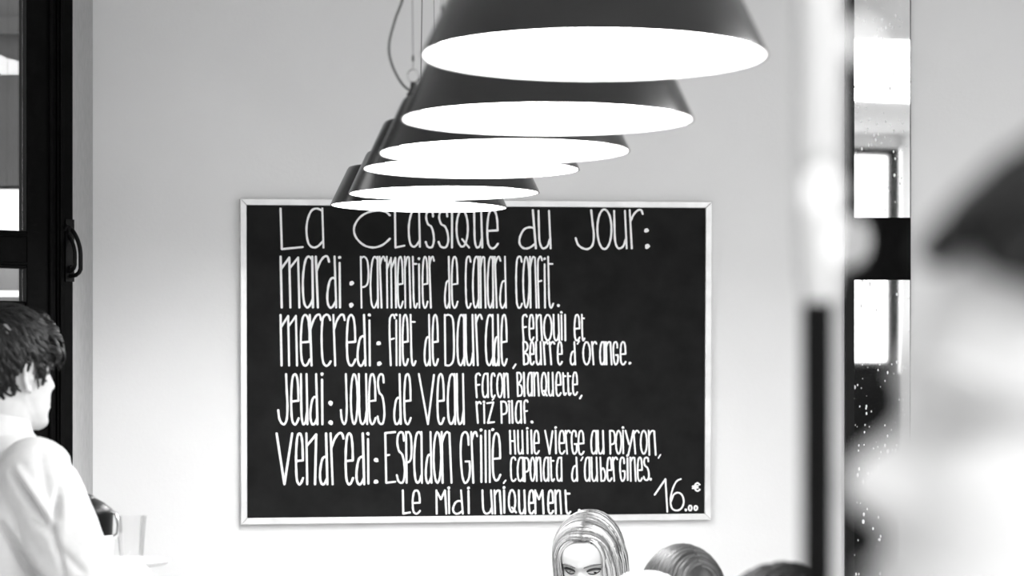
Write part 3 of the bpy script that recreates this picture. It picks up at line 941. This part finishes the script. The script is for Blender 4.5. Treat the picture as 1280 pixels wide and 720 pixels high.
def add_face_marks(mb, T, lash_mi, brow_mi, eye_mi, iris_mi, lip_mi, makeup=1.0, down=0.0):
    for s in (-1, 1):
        ex, ez = 3.15, 11.35
        fy = face_z(ex, ez)
        mb.ball(T @ Vector((s * ex * cm, (fy - .72) * cm, ez * cm)), 1.15 * cm, 18, 12, eye_mi)
        mb.ball(T @ Vector((s * ex * cm - .1 * cm, (fy - .02) * cm, (ez - down) * cm)), (.58 * cm, .46 * cm, .58 * cm), 14, 10, iris_mi, rot=T.to_3x3().normalized())
        def arc(z0, h, half, w, mi, lift, seg=8, n=9, skew=0.0, oy=0.18):
            pts = []
            for k in range(n):
                u = -1 + 2 * k / (n - 1)
                x = ex + u * half; z = z0 + h * (1 - u * u) + skew * u
                pts.append(T @ Vector((s * x * cm, (face_z(x, z) + oy) * cm, z * cm)))
            ws = [w * cm * (0.45 + 0.55 * math.sin(PI * (0.12 + 0.8 * k / (n - 1)))) for k in range(n)]
            mb.tube(pts, ws, seg, mi, flat=0.8)
        arc(11.45, .55, 1.6, .30 * makeup, lash_mi, 0, oy=.30)      # upper lid line
        arc(11.0, -.45, 1.4, .15 * makeup, lash_mi, 0, oy=.15)      # lower lid line
        arc(13.0, .45, 2.0, .30, brow_mi, 0, skew=.12, oy=.05)       # brow
    for z0, w in ((5.75, .42), (4.65, .5)):
        pts = [T @ Vector((x * cm, (face_z(x, z0) + .42 * gauss(x, 1.7) - .02 * x * x) * cm, (z0 - .05 * abs(x)) * cm)) for x in np.linspace(-2.3, 2.3, 11)]
        mb.tube(pts, [w * cm * (1 - .85 * abs(u) ** 2) for u in np.linspace(-1, 1, 11)], 10, lip_mi, flat=.8)

# scalp ellipsoid (cm, head frame)
SC = np.array([0, -.55, 13.2]); SA = np.array([8.0, 9.8, 9.95])
def scalp(d, lift=0.0):
    d = np.array(d, float); d = d / np.linalg.norm(d)
    return SC + d * SA * (1 + lift / 8.5)

def hairline(y, kind):
    if kind == 'short':
        return np.interp(y, [-10, -6, -3.2, -2.2, 1.1, 1.3, 3.0, 3.4, 6, 8, 10], [4.0, 5.0, 8.0, 13.2, 13.4, 9.8, 10.0, 13.8, 16.2, 17.4, 17.6])
    if kind == 'swept':
        return np.interp(y, [-10, -6, -3.2, -2.2, 1.1, 1.3, 2.6, 3.0, 6, 8, 10], [4.0, 5.0, 8.0, 13.2, 13.4, 11.0, 12, 15.6, 17.0, 17.8, 18.0])
    return np.interp(y, [-10, -4, 1, 4, 6.5, 8, 10], [3, 4, 9, 14, 18.5, 21.0, 21.5])

def cap_mesh(mb, T, kind, lift=0.5, mi=0):
    """thin shell under the locks"""
    nu, nv = 72, 44
    g = {}
    v, f = [], []
    def idx(i, j):
        if (i % nu, j) in g: return g[(i % nu, j)]
        a = 2 * PI * (i % nu) / nu; b = PI * j / nv
        p = scalp((math.sin(b) * math.cos(a), math.sin(b) * math.sin(a), math.cos(b)), lift)
        v.append(T @ Vector(p * cm)); g[(i % nu, j)] = len(v) - 1
        return len(v) - 1
    for i in range(nu):
        for j in range(nv):
            a = 2 * PI * (i + .5) / nu; b = PI * (j + .5) / nv
            p = scalp((math.sin(b) * math.cos(a), math.sin(b) * math.sin(a), math.cos(b)))
            if p[2] < hairline(p[1], kind): continue
            q = [idx(i, j), idx(i + 1, j), idx(i + 1, j + 1), idx(i, j + 1)]
            f.append(tuple(dict.fromkeys(q)))
    mb.add(v, [x for x in f if len(x) > 2], mi)

def lock(mb, T, pts, w, flat=.45, mi=0, seg=6, taper=.25, root_n=0):
    n = len(pts); v0 = len(mb.v)
    up = []
    for p in pts:
        d = (np.array(p) - SC) / (SA ** 2)
        up.append(T.to_3x3() @ Vector(d))
    rad = [w * cm * (0.55 + .45 * math.sin(PI * min(1, .25 + k / (n - 1) * 1.0)) if k < n * .6 else (taper + (1 - taper) * (1 - (k - n * .6) / (n * .4)))) for k in range(n)]
    mb.tube([T @ Vector(np.array(p) * cm) for p in pts], rad, seg, mi, flat=flat, up=up)
    if root_n:
        for i in range(n):
            for k in range(seg): mb.att[v0 + i * seg + k] = max(0.0, 1 - i / root_n)

def short_hair(T, n, length, seed, curl=.5, front_lift=1.2, mi=0, kind='short', wid=.62, stop=False):
    mb = MB(); cap_mesh(mb, T, kind, .35, mi)
    r = np.random.default_rng(seed)
    crown = np.array([.5, -5.5, 21.0])
    cnt = 0
    while cnt < n:
        d = r.normal(size=3); p = scalp(d)
        if p[2] < hairline(p[1], kind) + .4: continue
        # comb direction: away from the crown, tangent to the scalp
        nrm = (p - SC) / (SA ** 2); nrm /= np.linalg.norm(nrm)
        t = p - crown; t = t - nrm * t.dot(nrm)
        if np.linalg.norm(t) < .3: t = r.normal(size=3)
        t = t / np.linalg.norm(t)
        side = np.cross(nrm, t)
        L = length * (.75 + .5 * r.random()) * (1.1 if p[2] > 16 else .6)
        ph = r.random() * 6.28
        pts = []
        q = p.copy()
        ang = r.normal() * .25
        lift0 = (front_lift if p[1] > 3 and p[2] > 15.5 else .55) * (.7 + .6 * r.random())
        for k in range(8):
            u = k / 7
            if stop and q[2] < hairline(q[1], kind) + .2: t = -t * .15
            dd = (q - SC); base = scalp(dd / SA)
            lift = .25 + lift0 * math.sin(PI * min(.85, u * .9 + .05))
            nn = (base - SC) / (SA ** 2); nn /= np.linalg.norm(nn)
            pts.append(base + nn * lift + side * curl * .5 * math.sin(ph + u * 5))
            q = base + (t * math.cos(ang) + side * math.sin(ang)) * L / 7
        lock(mb, T, pts, wid * (.7 + .5 * r.random()), mi=mi)
        cnt += 1
    return mb

def long_hair(T, n, seed, part=.4, drop=-12, puff=1.0, mi=0, roots=0, wid=.55, ymin=-9.0, ymax=7.4):
    """parted hair that falls down both sides and the back"""
    mb = MB(); cap_mesh(mb, T, 'long', .3, mi)
    r = np.random.default_rng(seed)
    for k in range(n):
        s = -1 if r.random() < .5 else 1
        y0 = ymin + (ymax - ymin) * r.random() ** .85
        lift = (.35 + .55 * r.random()) * puff
        pts = []
        yk = max(-.95, min(.93, (y0 - SC[1]) / SA[1]))
        rad = math.sqrt(1 - yk * yk)
        m = 15
        amax = 1.75 + .1 * r.random()
        wob = r.random() * 6.28
        back = .2 + 2.2 * r.random()
        a0 = .04 - .10 * r.random()
        for i in range(m):
            u = i / (m - 1)
            a = a0 + amax * min(1, u * 1.55)
            # drift backwards a little while going round, more for the front locks
            yy = y0 - (back if y0 > 3 else .4) * math.sin(min(1, u * 1.6) * PI / 2) ** 1.3
            yk2 = max(-.97, min(.95, (yy - SC[1]) / SA[1]))
            rr = math.sqrt(1 - yk2 * yk2)
            x = part * (1 - min(1, u * 2)) + s * SA[0] * rr * math.sin(a) * (1 + lift / 8)
            z = SC[2] + SA[2] * rr * math.cos(a) * (1 + lift / 9)
            if a > 1.45:
                f = (u * 1.55 * amax + .04 - 1.45) / (1.55 * amax + .04 - 1.45)
                z = SC[2] + SA[2] * rr * math.cos(1.45) + (drop - SC[2]) * f * (.75 + .2 * math.sin(wob))
                x = s * (max(4.5, SA[0] * rr) * (1 + lift / 8) * (1 + .06 * math.sin(wob + 3 * f))) if rr > .5 else s * SA[0] * rr * (1 + .3 * f)
                yy = yy - 1.0 * f
            if roots: x += .35 * math.sin(wob + 4 * u) * u
            pts.append(np.array([x, yy + .2 * math.sin(wob + 5 * u), z]))
        lock(mb, T, pts, wid * (.6 + .8 * r.random()), mi=mi, flat=.4, root_n=r.random() ** 2 * roots)
    return mb

def ell(cx, cy, z, a, b, n=28, e=.9):
    out = []
    for k in range(n):
        t = 2 * PI * k / n
        c, s = math.cos(t), math.sin(t)
        out.append(Vector((cx + a * math.copysign(abs(c) ** e, c), cy + b * math.copysign(abs(s) ** e, s), z)))
    return out

def add_hand(mb, wrist, fwd, pn, thumb_side, curl=.6, mi=0, k=1.0):
    """wrist point, direction of the fingers, palm normal (side the fingers curl to), direction of the thumb"""
    f = Vector(fwd).normalized(); n = Vector(pn); n = (n - f * n.dot(f)).normalized()
    s = f.cross(n)
    if s.dot(Vector(thumb_side)) < 0: s = -s
    wr = Vector(wrist)
    Lp = .09 * k
    for u in (-.03, -.01, .01, .03):     # palm
        mb.tube([wr + s * u * .6 * k, wr + f * Lp * .5 + s * u * k, wr + f * Lp + s * u * k], [.014 * k, .014 * k, .011 * k], 10, mi, round_ends=True)
    for u, L in ((.03, .070), (.010, .080), (-.011, .074), (-.031, .058)):
        p = wr + f * Lp + s * u * k
        pts = [p - f * .02 * k, p]; ang = 0.0
        for seg in (.45, .32, .23):
            ang += curl
            p = p + (f * math.cos(ang) + n * math.sin(ang)) * L * seg * k
            pts.append(p)
        mb.tube(pts, [.0095 * k, .0095 * k, .0086 * k, .0078 * k, .0066 * k], 10, mi, round_ends=True)
    b = wr + f * .028 * k + s * .028 * k
    mb.tube([b, b + (s * .8 + f * .5 + n * .25) * .035 * k, b + (s * .8 + f * .9 + n * .45) * .055 * k, b + (s * .7 + f * 1.2 + n * .7) * .068 * k], [.013 * k, .011 * k, .0095 * k, .008 * k], 10, mi, round_ends=True)

def cloth_noise(amp, sc, folds=None):
    def fn(p):
        h = mnoise.noise(Vector((p.x * sc, p.y * sc, p.z * sc * .55))) * amp + mnoise.noise(p * sc * 2.7) * amp * .35
        if folds:
            for a, b, wdt, am in folds:
                a, b = Vector(a), Vector(b)
                t = max(0, min(1, (p - a).dot(b - a) / (b - a).length_squared))
                dd = (p - (a + (b - a) * t)).length
                h += am * math.exp(-(dd / wdt) ** 2) * math.sin(PI * min(1, .15 + t * .85))
        return h
    return fn

def finish_body(root, fused, marks, mats):
    mb = MB(); mb.add(*fused, 0)
    if marks: 
        o = len(mb.v); mb.v += marks.v; mb.f += [tuple(i + o for i in f) for f in marks.f]; mb.mi += marks.mi
    return mb.build('body', mats, root, angle=180)

# ---- the waiter: back three-quarter view, looking down to the right
wx, wy = (14 - 640) / FPX * 5.3, 5.3
FI = math.radians(37)
waiter = thing('person', 'dark-haired waiter in a white shirt seen from behind at left, holding a tray', 'person', (wx, wy, 0), FI - PI / 2)
TW = Matrix.Translation((0, -.008, 1.497)) @ Matrix.Translation((0, -.02, .08)) @ Matrix.Rotation(math.radians(7), 4, 'Z') @ Matrix.Rotation(math.radians(-4), 4, 'X') @ Matrix.Translation((0, .02, -.08))
mb = MB()
add_head(mb, TW, edz=-1.0)
mb.tube([(0, -.045, 1.40), (0, -.035, 1.47), (0, -.015, 1.56)], [.066, .060, .060], 20, round_ends=True)
mb.loft([ell(0, -.03, z, a, b) for z, a, b in ((.90, .15, .10), (1.05, .14, .10), (1.25, .16, .11), (1.38, .16, .095), (1.45, .07, .06))])
HRw, HLw = Vector((.065, .232, 1.196)), Vector((-.06, .17, 1.168))
ELR, ELL = Vector((.245, .045, 1.165)), Vector((-.235, .02, 1.15))
SHR, SHL = Vector((.175, -.035, 1.415)), Vector((-.175, -.035, 1.415))
for sh, el, wr in ((SHR, ELR, HRw), (SHL, ELL, HLw)):
    mb.tube([sh, sh.lerp(el, .5), el, el.lerp(wr, .4), wr], [.045, .042, .038, .036, .026], 14, round_ends=True)
tray_c = Vector(((131 - 640) / FPX * 5.57, 5.57, 1.213))
Minv = Matrix.Rotation(-(FI - PI / 2), 4, 'Z')
tl = Minv @ Vector((tray_c.x - wx, tray_c.y - wy, 0))
dR = (Vector((tl.x, tl.y, HRw.z)) - HRw)
add_hand(mb, HRw, (dR.x, dR.y, -.02), (0, 0, -1), (-.4, 1, 0), curl=.32)
add_hand(mb, HLw, (tl.x - HLw.x, tl.y - HLw.y, .0), (0, 0, 1), (1, 0, 0), curl=.12)
for s in (-1, 1):
    mb.tube([(s * .09, -.02, .92), (s * .095, 0, .5), (s * .10, -.01, .09)], [.085, .06, .045], 16, round_ends=True)
    mb.tube([(s * .10, -.03, .045), (s * .105, .06, .04), (s * .11, .15, .032)], [.045, .042, .030], 14, round_ends=True)
fz_ = fuse(mb, .0042, 3)
mk = MB(); add_face_marks(mk, TW, 1, 1, 2, 3, 4, makeup=.6, down=.2)
finish_body(waiter, fz_, mk, [M['skin'], M['lash'], M['eye'], M['iris'], M['lip']])
short_hair(TW, 1000, 5.0, 3, curl=.55, front_lift=1.5, wid=.36).build('hair', M['dark'], waiter, angle=60)
mb = MB()
mb.loft([ell(0, -.03, z, a, b, 36) for z, a, b in ((.93, .17, .13), (1.05, .155, .13), (1.20, .16, .14), (1.33, .19, .14), (1.41, .185, .11), (1.455, .135, .085), (1.49, .075, .066))])
for sh, el, wr in ((SHR, ELR, HRw), (SHL, ELL, HLw)):
    mb.tube([sh + Vector((0, 0, -.005)), sh.lerp(el, .25), sh.lerp(el, .6), el, el.lerp(wr, .45), el.lerp(wr, .93)], [.073, .072, .067, .062, .056, .044], 18, round_ends=True)
    mb.tube([el.lerp(wr, .86), el.lerp(wr, .97)], [.043, .043], 18)
# pressed-in creases of the cloth over the back and the arm: (from, to, width, depth) in the view's pixels at the waiter's depth
RW = Matrix.Rotation(FI - PI / 2, 4, 'Z')
FOLDS = [((13, 590), (63, 663), 4.5, -.016), ((22, 586), (70, 655), 5, .010), ((74, 612), (66, 662), 3.6, -.016), ((83, 622), (80, 662), 5, .007),
         ((-2, 655), (46, 724), 6, -.018), ((10, 650), (62, 722), 6, .011), ((42, 652), (63, 668), 3, -.008), ((50, 565), (60, 622), 7, -.006),
         ((97, 560), (84, 612), 5, -.005), ((78, 690), (104, 716), 5, -.007), ((92, 650), (112, 690), 6, .004), ((2, 570), (-6, 640), 7, -.006), ((66, 664), (80, 720), 4, -.012)]
cn = cloth_noise(.005, 9)
def waiter_cloth(p):
    h = cn(p)
    q = RW @ p
    if p.y > .02 and p.x < .10: return h
    d = q.y + wy
    x, y = 640 + FPX * (q.x + wx) / d, YH + FPX * (HC - p.z) / d
    for a, b, wdt, am in FOLDS:
        bx_, by_ = b[0] - a[0], b[1] - a[1]
        t = max(0, min(1, ((x - a[0]) * bx_ + (y - a[1]) * by_) / (bx_ * bx_ + by_ * by_)))
        dd = math.hypot(x - a[0] - bx_ * t, y - a[1] - by_ * t)
        if dd < 4 * wdt: h += am * math.exp(-(dd / wdt) ** 2) * (.35 + .65 * math.sin(PI * min(1, .1 + t * .85)))
    return h
fs = fuse(mb, .0055, 5, waiter_cloth)
sb = MB(); sb.add(*fs, 0)
sb.build('shirt', M['shirt'], waiter, angle=180)
cb = MB()     # stand collar with a turned-down fall
ca_ = []
for k in range(41):
    a = PI * .5 + .28 + (2 * PI - .56) * k / 40
    ca_.append((math.cos(a), math.sin(a)))
rows = [(.060, .056, 1.478), (.069, .067, 1.512 - .0), (.072, .070, 1.520), (.079, .078, 1.498), (.084, .082, 1.478), (.080, .078, 1.478), (.071, .069, 1.505), (.066, .062, 1.478)]
vv, ff = [], []
for (a, b, z) in rows:
    for (c, s) in ca_:
        vv.append((c * a, -.04 + s * b, z + .012 * (-s)))
nc = len(ca_)
for i in range(len(rows) - 1):
    for k in range(nc - 1): ff.append((i * nc + k, i * nc + k + 1, (i + 1) * nc + k + 1, (i + 1) * nc + k))
cb.add(vv, ff); cb.build('collar', M['shirt'], waiter, angle=60)
mb = MB()
mb.loft([ell(0, -.02, z, a, b, 28) for z, a, b in ((.84, .17, .125), (.95, .172, .126), (1.0, .165, .12))])
for s in (-1, 1):
    mb.tube([(s * .09, -.02, .90), (s * .095, 0, .5), (s * .10, -.01, .10)], [.10, .078, .066], 18)
ft = fuse(mb, .009, 4, cloth_noise(.004, 9))
tb = MB(); tb.add(*ft, 0); tb.build('trousers', M['trouser'], waiter, angle=180)

# ---- tray, bottle and glass
mb = MB()
mb.lathe([(.0005, 0), (.118, 0), (.126, .003), (.132, .010), (.129, .011), (.120, .006), (.0005, .005)], 72)
tray = mb.build('serving_tray', M['tray'])
tray.location = tray_c
tray['label'] = 'white round tray carried by the waiter, under the dark jug'; tray['category'] = 'tray'
bx = Vector(((98 - 640) / FPX * 5.575, 5.575, tray_c.z + .0052))
bot = thing('coffee_jug', 'dark round jug on the tray, mostly hidden by the white sleeve', 'jug', tuple(bx))
mb = MB()
mb.lathe([(.0005, .001), (.058, 0), (.064, .004), (.067, .03), (.070, .09), (.071, .100), (.068, .108), (.052, .121), (.034, .131), (.033, .128), (.0005, .128)], 56)
mb.build('jug_body', M['bottle'], bot, angle=50)
mb = MB(); mb.lathe([(.0345, .1305), (.030, .136), (.018, .141), (.008, .143), (.007, .147), (.010, .151), (.006, .156), (.0005, .157)], 40); mb.build('lid', M['bottle'], bot, angle=50)
mb = MB(); mb.lathe([(.0660, .006), (.0668, .004), (.0720, .050), (.0725, .056), (.0705, .056), (.0690, .040)], 56, closed=True); o = mb.build('cloth_wrap', M['label'], bot); o['label'] = 'white cloth wrapped round the jug'
mb = MB(); mb.tube([(.066, -.01, .104), (.078, -.012, .100), (.084, -.012, .080), (.082, -.012, .058), (.070, -.01, .050)], .0042, 10); o = mb.build('handle', M['steel'], bot); o['label'] = 'pale metal handle'
gx = Vector(((164 - 640) / FPX * 5.62, 5.62, tray_c.z + .0052))
mb = MB()
mb.lathe([(.0005, 0), (.022, 0), (.024, .003), (.026, .03), (.029, .07), (.0315, .092), (.0305, .093), (.028, .07), (.025, .03), (.0225, .010), (.0005, .008)], 44)
tum = mb.build('tumbler', M['tumbler'], angle=50)
tum.location = gx; tum['label'] = 'clear drinking glass on the tray, right of the dark jug'; tum['category'] = 'glass'

# ---- seated guests: only the tops of their heads show
def seated(name, label, px, top_py, d, yaw, pitch, skin, top_mat, roll=0.0):
    x = (px - 640) / FPX * d
    ztop = HC - (top_py - YH) / FPX * d
    root = thing(name, label, 'person', (x, d, 0), yaw)
    T0 = Matrix.Rotation(math.radians(roll), 4, 'Y') @ Matrix.Rotation(math.radians(-pitch), 4, 'X')
    top = (T0 @ Vector((0, -.02, .226))).z + .012
    chin = ztop - top
    T = Matrix.Translation((0, 0, chin)) @ T0
    mb = MB(); add_head(mb, T)
    nb = chin - .07
    mb.tube([(0, -.06, nb), (0, -.05, nb + .06), T @ Vector((0, -.02, .06))], [.058, .054, .056], 18, round_ends=True)
    seat = .46
    mb.loft([ell(0, -.06, z, a, b) for z, a, b in ((seat + .02, .15, .11), (seat + .18, .13, .10), (nb - .14, .16, .10), (nb - .03, .14, .075), (nb + .02, .06, .05))])
    for s in (-1, 1):
        sh = Vector((s * .165, -.06, nb - .06)); el = Vector((s * .21, .02, nb - .32)); wr = Vector((s * .12, .20, seat + .20))
        mb.tube([sh, sh.lerp(el, .5), el, el.lerp(wr, .5), wr], [.046, .042, .037, .034, .025], 12, round_ends=True)
        add_hand(mb, wr, (-s * .3, .9, -.25), (0, 0, -1), (-s, 0, 0), curl=.25)
        kn = Vector((s * .11, .38, seat + .04)); ak = Vector((s * .11, .36, .08))
        mb.tube([(s * .09, -.06, seat + .075), kn, kn.lerp(ak, .45), ak], [.082, .058, .05, .036], 14, round_ends=True)
        mb.tube([(s * .11, .33, .042), (s * .11, .42, .04), (s * .115, .52, .028)], [.04, .038, .027], 12, round_ends=True)
    fused = fuse(mb, .0045, 3)
    g = MB()
    g.loft([ell(0, -.06, z, a, b, 30) for z, a, b in ((seat + .03, .175, .135), (seat + .18, .16, .125), (nb - .14, .185, .125), (nb - .03, .155, .095), (nb + .022, .072, .064))])
    for s in (-1, 1):
        sh = Vector((s * .165, -.06, nb - .06)); el = Vector((s * .21, .02, nb - .32)); wr = Vector((s * .12, .20, seat + .20))
        g.tube([sh, sh.lerp(el, .5), el, el.lerp(wr, .85)], [.062, .056, .05, .04], 14, round_ends=True)
    gf = fuse(g, .009, 4, cloth_noise(.004, 9))
    gb = MB(); gb.add(*gf, 0); gb.build('top', top_mat, root, angle=180)
    g = MB()
    for s in (-1, 1):
        kn = Vector((s * .11, .38, seat + .04)); ak = Vector((s * .11, .36, .10))
        g.tube([(s * .09, -.08, seat + .085), kn, kn.lerp(ak, .45), ak], [.098, .072, .062, .052], 16, round_ends=True)
    g.ball((0, -.07, seat + .09), (.18, .13, .09))
    gf = fuse(g, .009, 4, cloth_noise(.003, 9))
    gb = MB(); gb.add(*gf, 0); gb.build('trousers', M['trouser'], root, angle=180)
    return root, T, fused

def yaw_to(dx, dy): return math.atan2(dy, dx) - PI / 2

blonde, TB, fb = seated('person', 'blond woman with parted hair facing the camera below the chalkboard', 741, 639, 7.2, PI - math.radians(17), 19, M['skin_light'], M['knit'])
mk = MB(); add_face_marks(mk, TB, 1, 2, 3, 4, 5, makeup=1.6, down=.5)
finish_body(blonde, fb, mk, [M['skin_light'], M['lash'], M['brow'], M['eye'], M['iris'], M['lip']])
long_hair(TB, 760, 5, part=-.6, drop=-9, puff=1.5, roots=9, wid=.30).build('hair', M['blond'], blonde, angle=60)

brun, TR, fr_ = seated('person', 'brown-haired guest seen from behind, right of the blond woman', 857, 682, 5.7, yaw_to(-.42, .9), 8, M['skin'], M['knit'])
finish_body(brun, fr_, None, [M['skin']])
long_hair(TR, 380, 9, part=.3, drop=-9, puff=1.0).build('hair', M['brown'], brun, angle=60)

blk, TK, fk = seated('person', 'black-haired guest at the bottom edge below the dark pole', 990, 704.5, 3.9, yaw_to(-.95, .3), 6, M['skin'], M['trouser'])
finish_body(blk, fk, None, [M['skin']])
short_hair(TK, 420, 5.0, 13, curl=.4, front_lift=.9).build('hair', M['black'], blk, angle=60)

pale, TP, fp = seated('person', 'pale-haired guest barely showing at the bottom edge, in front of the brown-haired guest', 812, 715, 4.9, yaw_to(-.97, .24), 4, M['skin_light'], M['shirt'])
finish_body(pale, fp, None, [M['skin_light']])
short_hair(TP, 420, 3.5, 17, curl=.15, front_lift=.5).build('hair', M['pale'], pale, angle=60)

# ---- blurred person close to the camera at the right, profile to the left
ND = 1.0
nx = (1466 - 640) / FPX * ND
near = thing('person', 'blurred dark-haired person in profile close to the camera at right', 'person', (nx, ND, 0), PI / 2)
TN = Matrix.Translation((0, 0, 1.437)) @ Matrix.Translation((0, 0, .16)) @ Matrix.Rotation(math.radians(10), 4, 'X') @ Matrix.Translation((0, 0, -.05)) @ Matrix.Translation((0, 0, -.11))
mb = MB(); add_head(mb, TN)
mb.tube([(0, -.05, 1.36), (0, -.04, 1.44), (0, -.02, 1.53)], [.066, .060, .060], 20, round_ends=True)
mb.loft([ell(0, -.04, z, a, b) for z, a, b in ((.88, .15, .10), (1.03, .14, .10), (1.22, .16, .11), (1.34, .16, .095), (1.42, .07, .06))])
for s in (-1, 1):
    sh = Vector((s * .175, -.05, 1.37)); el = Vector((s * .22, -.03, 1.09)); wr = Vector((s * .21, .10, .88))
    mb.tube([sh, sh.lerp(el, .5), el, el.lerp(wr, .5), wr], [.046, .042, .038, .034, .026], 14, round_ends=True)
    add_hand(mb, wr, (0, .3, -1), (-s, 0, 0), (0, 1, 0), curl=.25)
    mb.tube([(s * .09, -.02, .90), (s * .095, 0, .5), (s * .10, -.01, .09)], [.085, .06, .045], 16, round_ends=True)
    mb.tube([(s * .10, -.03, .045), (s * .105, .06, .04), (s * .11, .15, .032)], [.045, .042, .030], 14, round_ends=True)
fn_ = fuse(mb, .0042, 3)
mk = MB(); add_face_marks(mk, TN, 1, 1, 2, 3, 4, makeup=.6)
finish_body(near, fn_, mk, [M['skin_light'], M['eye'], M['skin_light'], M['skin_light'], M['lip']])
short_hair(TN, 520, 4.5, 23, curl=.3, front_lift=1.0, kind='swept', stop=True).build('hair', M['dark'], near, angle=60)
mb = MB()
mb.loft([ell(0, -.04, z, a, b, 36) for z, a, b in ((.92, .185, .135), (1.03, .18, .135), (1.18, .19, .14), (1.29, .20, .135), (1.37, .185, .11), (1.415, .125, .085), (1.44, .075, .068))])
for s in (-1, 1):
    sh = Vector((s * .175, -.05, 1.37)); el = Vector((s * .22, -.03, 1.09)); wr = Vector((s * .21, .10, .88))
    mb.tube([sh, sh.lerp(el, .5), el, el.lerp(wr, .9)], [.07, .066, .06, .045], 16, round_ends=True)
fs = fuse(mb, .008, 5, cloth_noise(.005, 9))
sb = MB(); sb.add(*fs, 0); sb.build('shirt', M['shirt'], near, angle=180)
mb = MB()
mb.loft([ell(0, -.02, z, a, b, 28) for z, a, b in ((.82, .17, .125), (.93, .172, .126), (.98, .165, .12))])
for s in (-1, 1): mb.tube([(s * .09, -.02, .88), (s * .095, 0, .5), (s * .10, -.01, .10)], [.10, .078, .066], 18)
ft = fuse(mb, .009, 4, cloth_noise(.004, 9)); tb = MB(); tb.add(*ft, 0); tb.build('trousers', M['trouser'], near, angle=180)

# ------------------------------------------------------------------ blurred pole and light string in the foreground
pd = 1.65
pp = P(1022, YH, pd)
pole = thing('pole', 'dark vertical pole, blurred, with its bright upper reflection painted as a pale part right of the chalkboard', 'pole', (pp.x, pp.y, 0))
zs_ = HC - (315 - YH) / FPX * pd
mb = MB(); mb.lathe([(.0005, .0), (.085, 0), (.085, .012), (.06, .02), (.0098, .03), (.0098, zs_), (.0005, zs_)], 36); mb.build('lower_tube', M['darkpole'], pole, angle=40)
mb = MB(); mb.lathe([(.0099, zs_ - .03), (.0125, zs_ - .015), (.0140, zs_ + .02), (.0140, ZC - .03), (.04, ZC - .025), (.04, ZC - .004), (.0005, ZC - .004)], 36); mb.build('upper_reflection', M['pole_reflection'], pole, angle=40)  # pale part paints the bright reflection on one continuous pole

sd = .92
st = thing('string_light', 'string of small bare bulbs, blurred into pale discs, in front of the mirror', 'string light', tuple(P(1060, 300, sd)))
SL = Vector(st.location)
spots = [(1076, 52), (1027, 238), (1058, 302)]
pts3 = [P(px, py, sd) - SL for px, py in spots]
chain = [Vector((pts3[0].x + .004, 0, ZC - .003 - SL.z)), pts3[0] + Vector((.003, 0, .25)), pts3[0] + Vector((.004, 0, .012)), pts3[0] + Vector((.004, 0, -.02)), pts3[1] + Vector((.006, 0, .03)), pts3[1] + Vector((.005, 0, .004)), pts3[2] + Vector((.002, 0, .012))]
ch = cr([(c.x, c.z) for c in chain], 6)
mb = MB(); mb.tube([(a, 0, b) for a, b in ch], .0005, 6); mb.build('wire', M['cable'], st)
for p in pts3:
    mb = MB(); mb.tube([p + Vector((.0, 0, .009)), p + Vector((0, 0, .0035))], .0022, 10); so = mb.build('socket', M['blackplastic'], st)
    mb = MB(); mb.ball(p, (.0038, .0038, .0052), 16, 12); mb.build('bulb', M['bulb'], st)
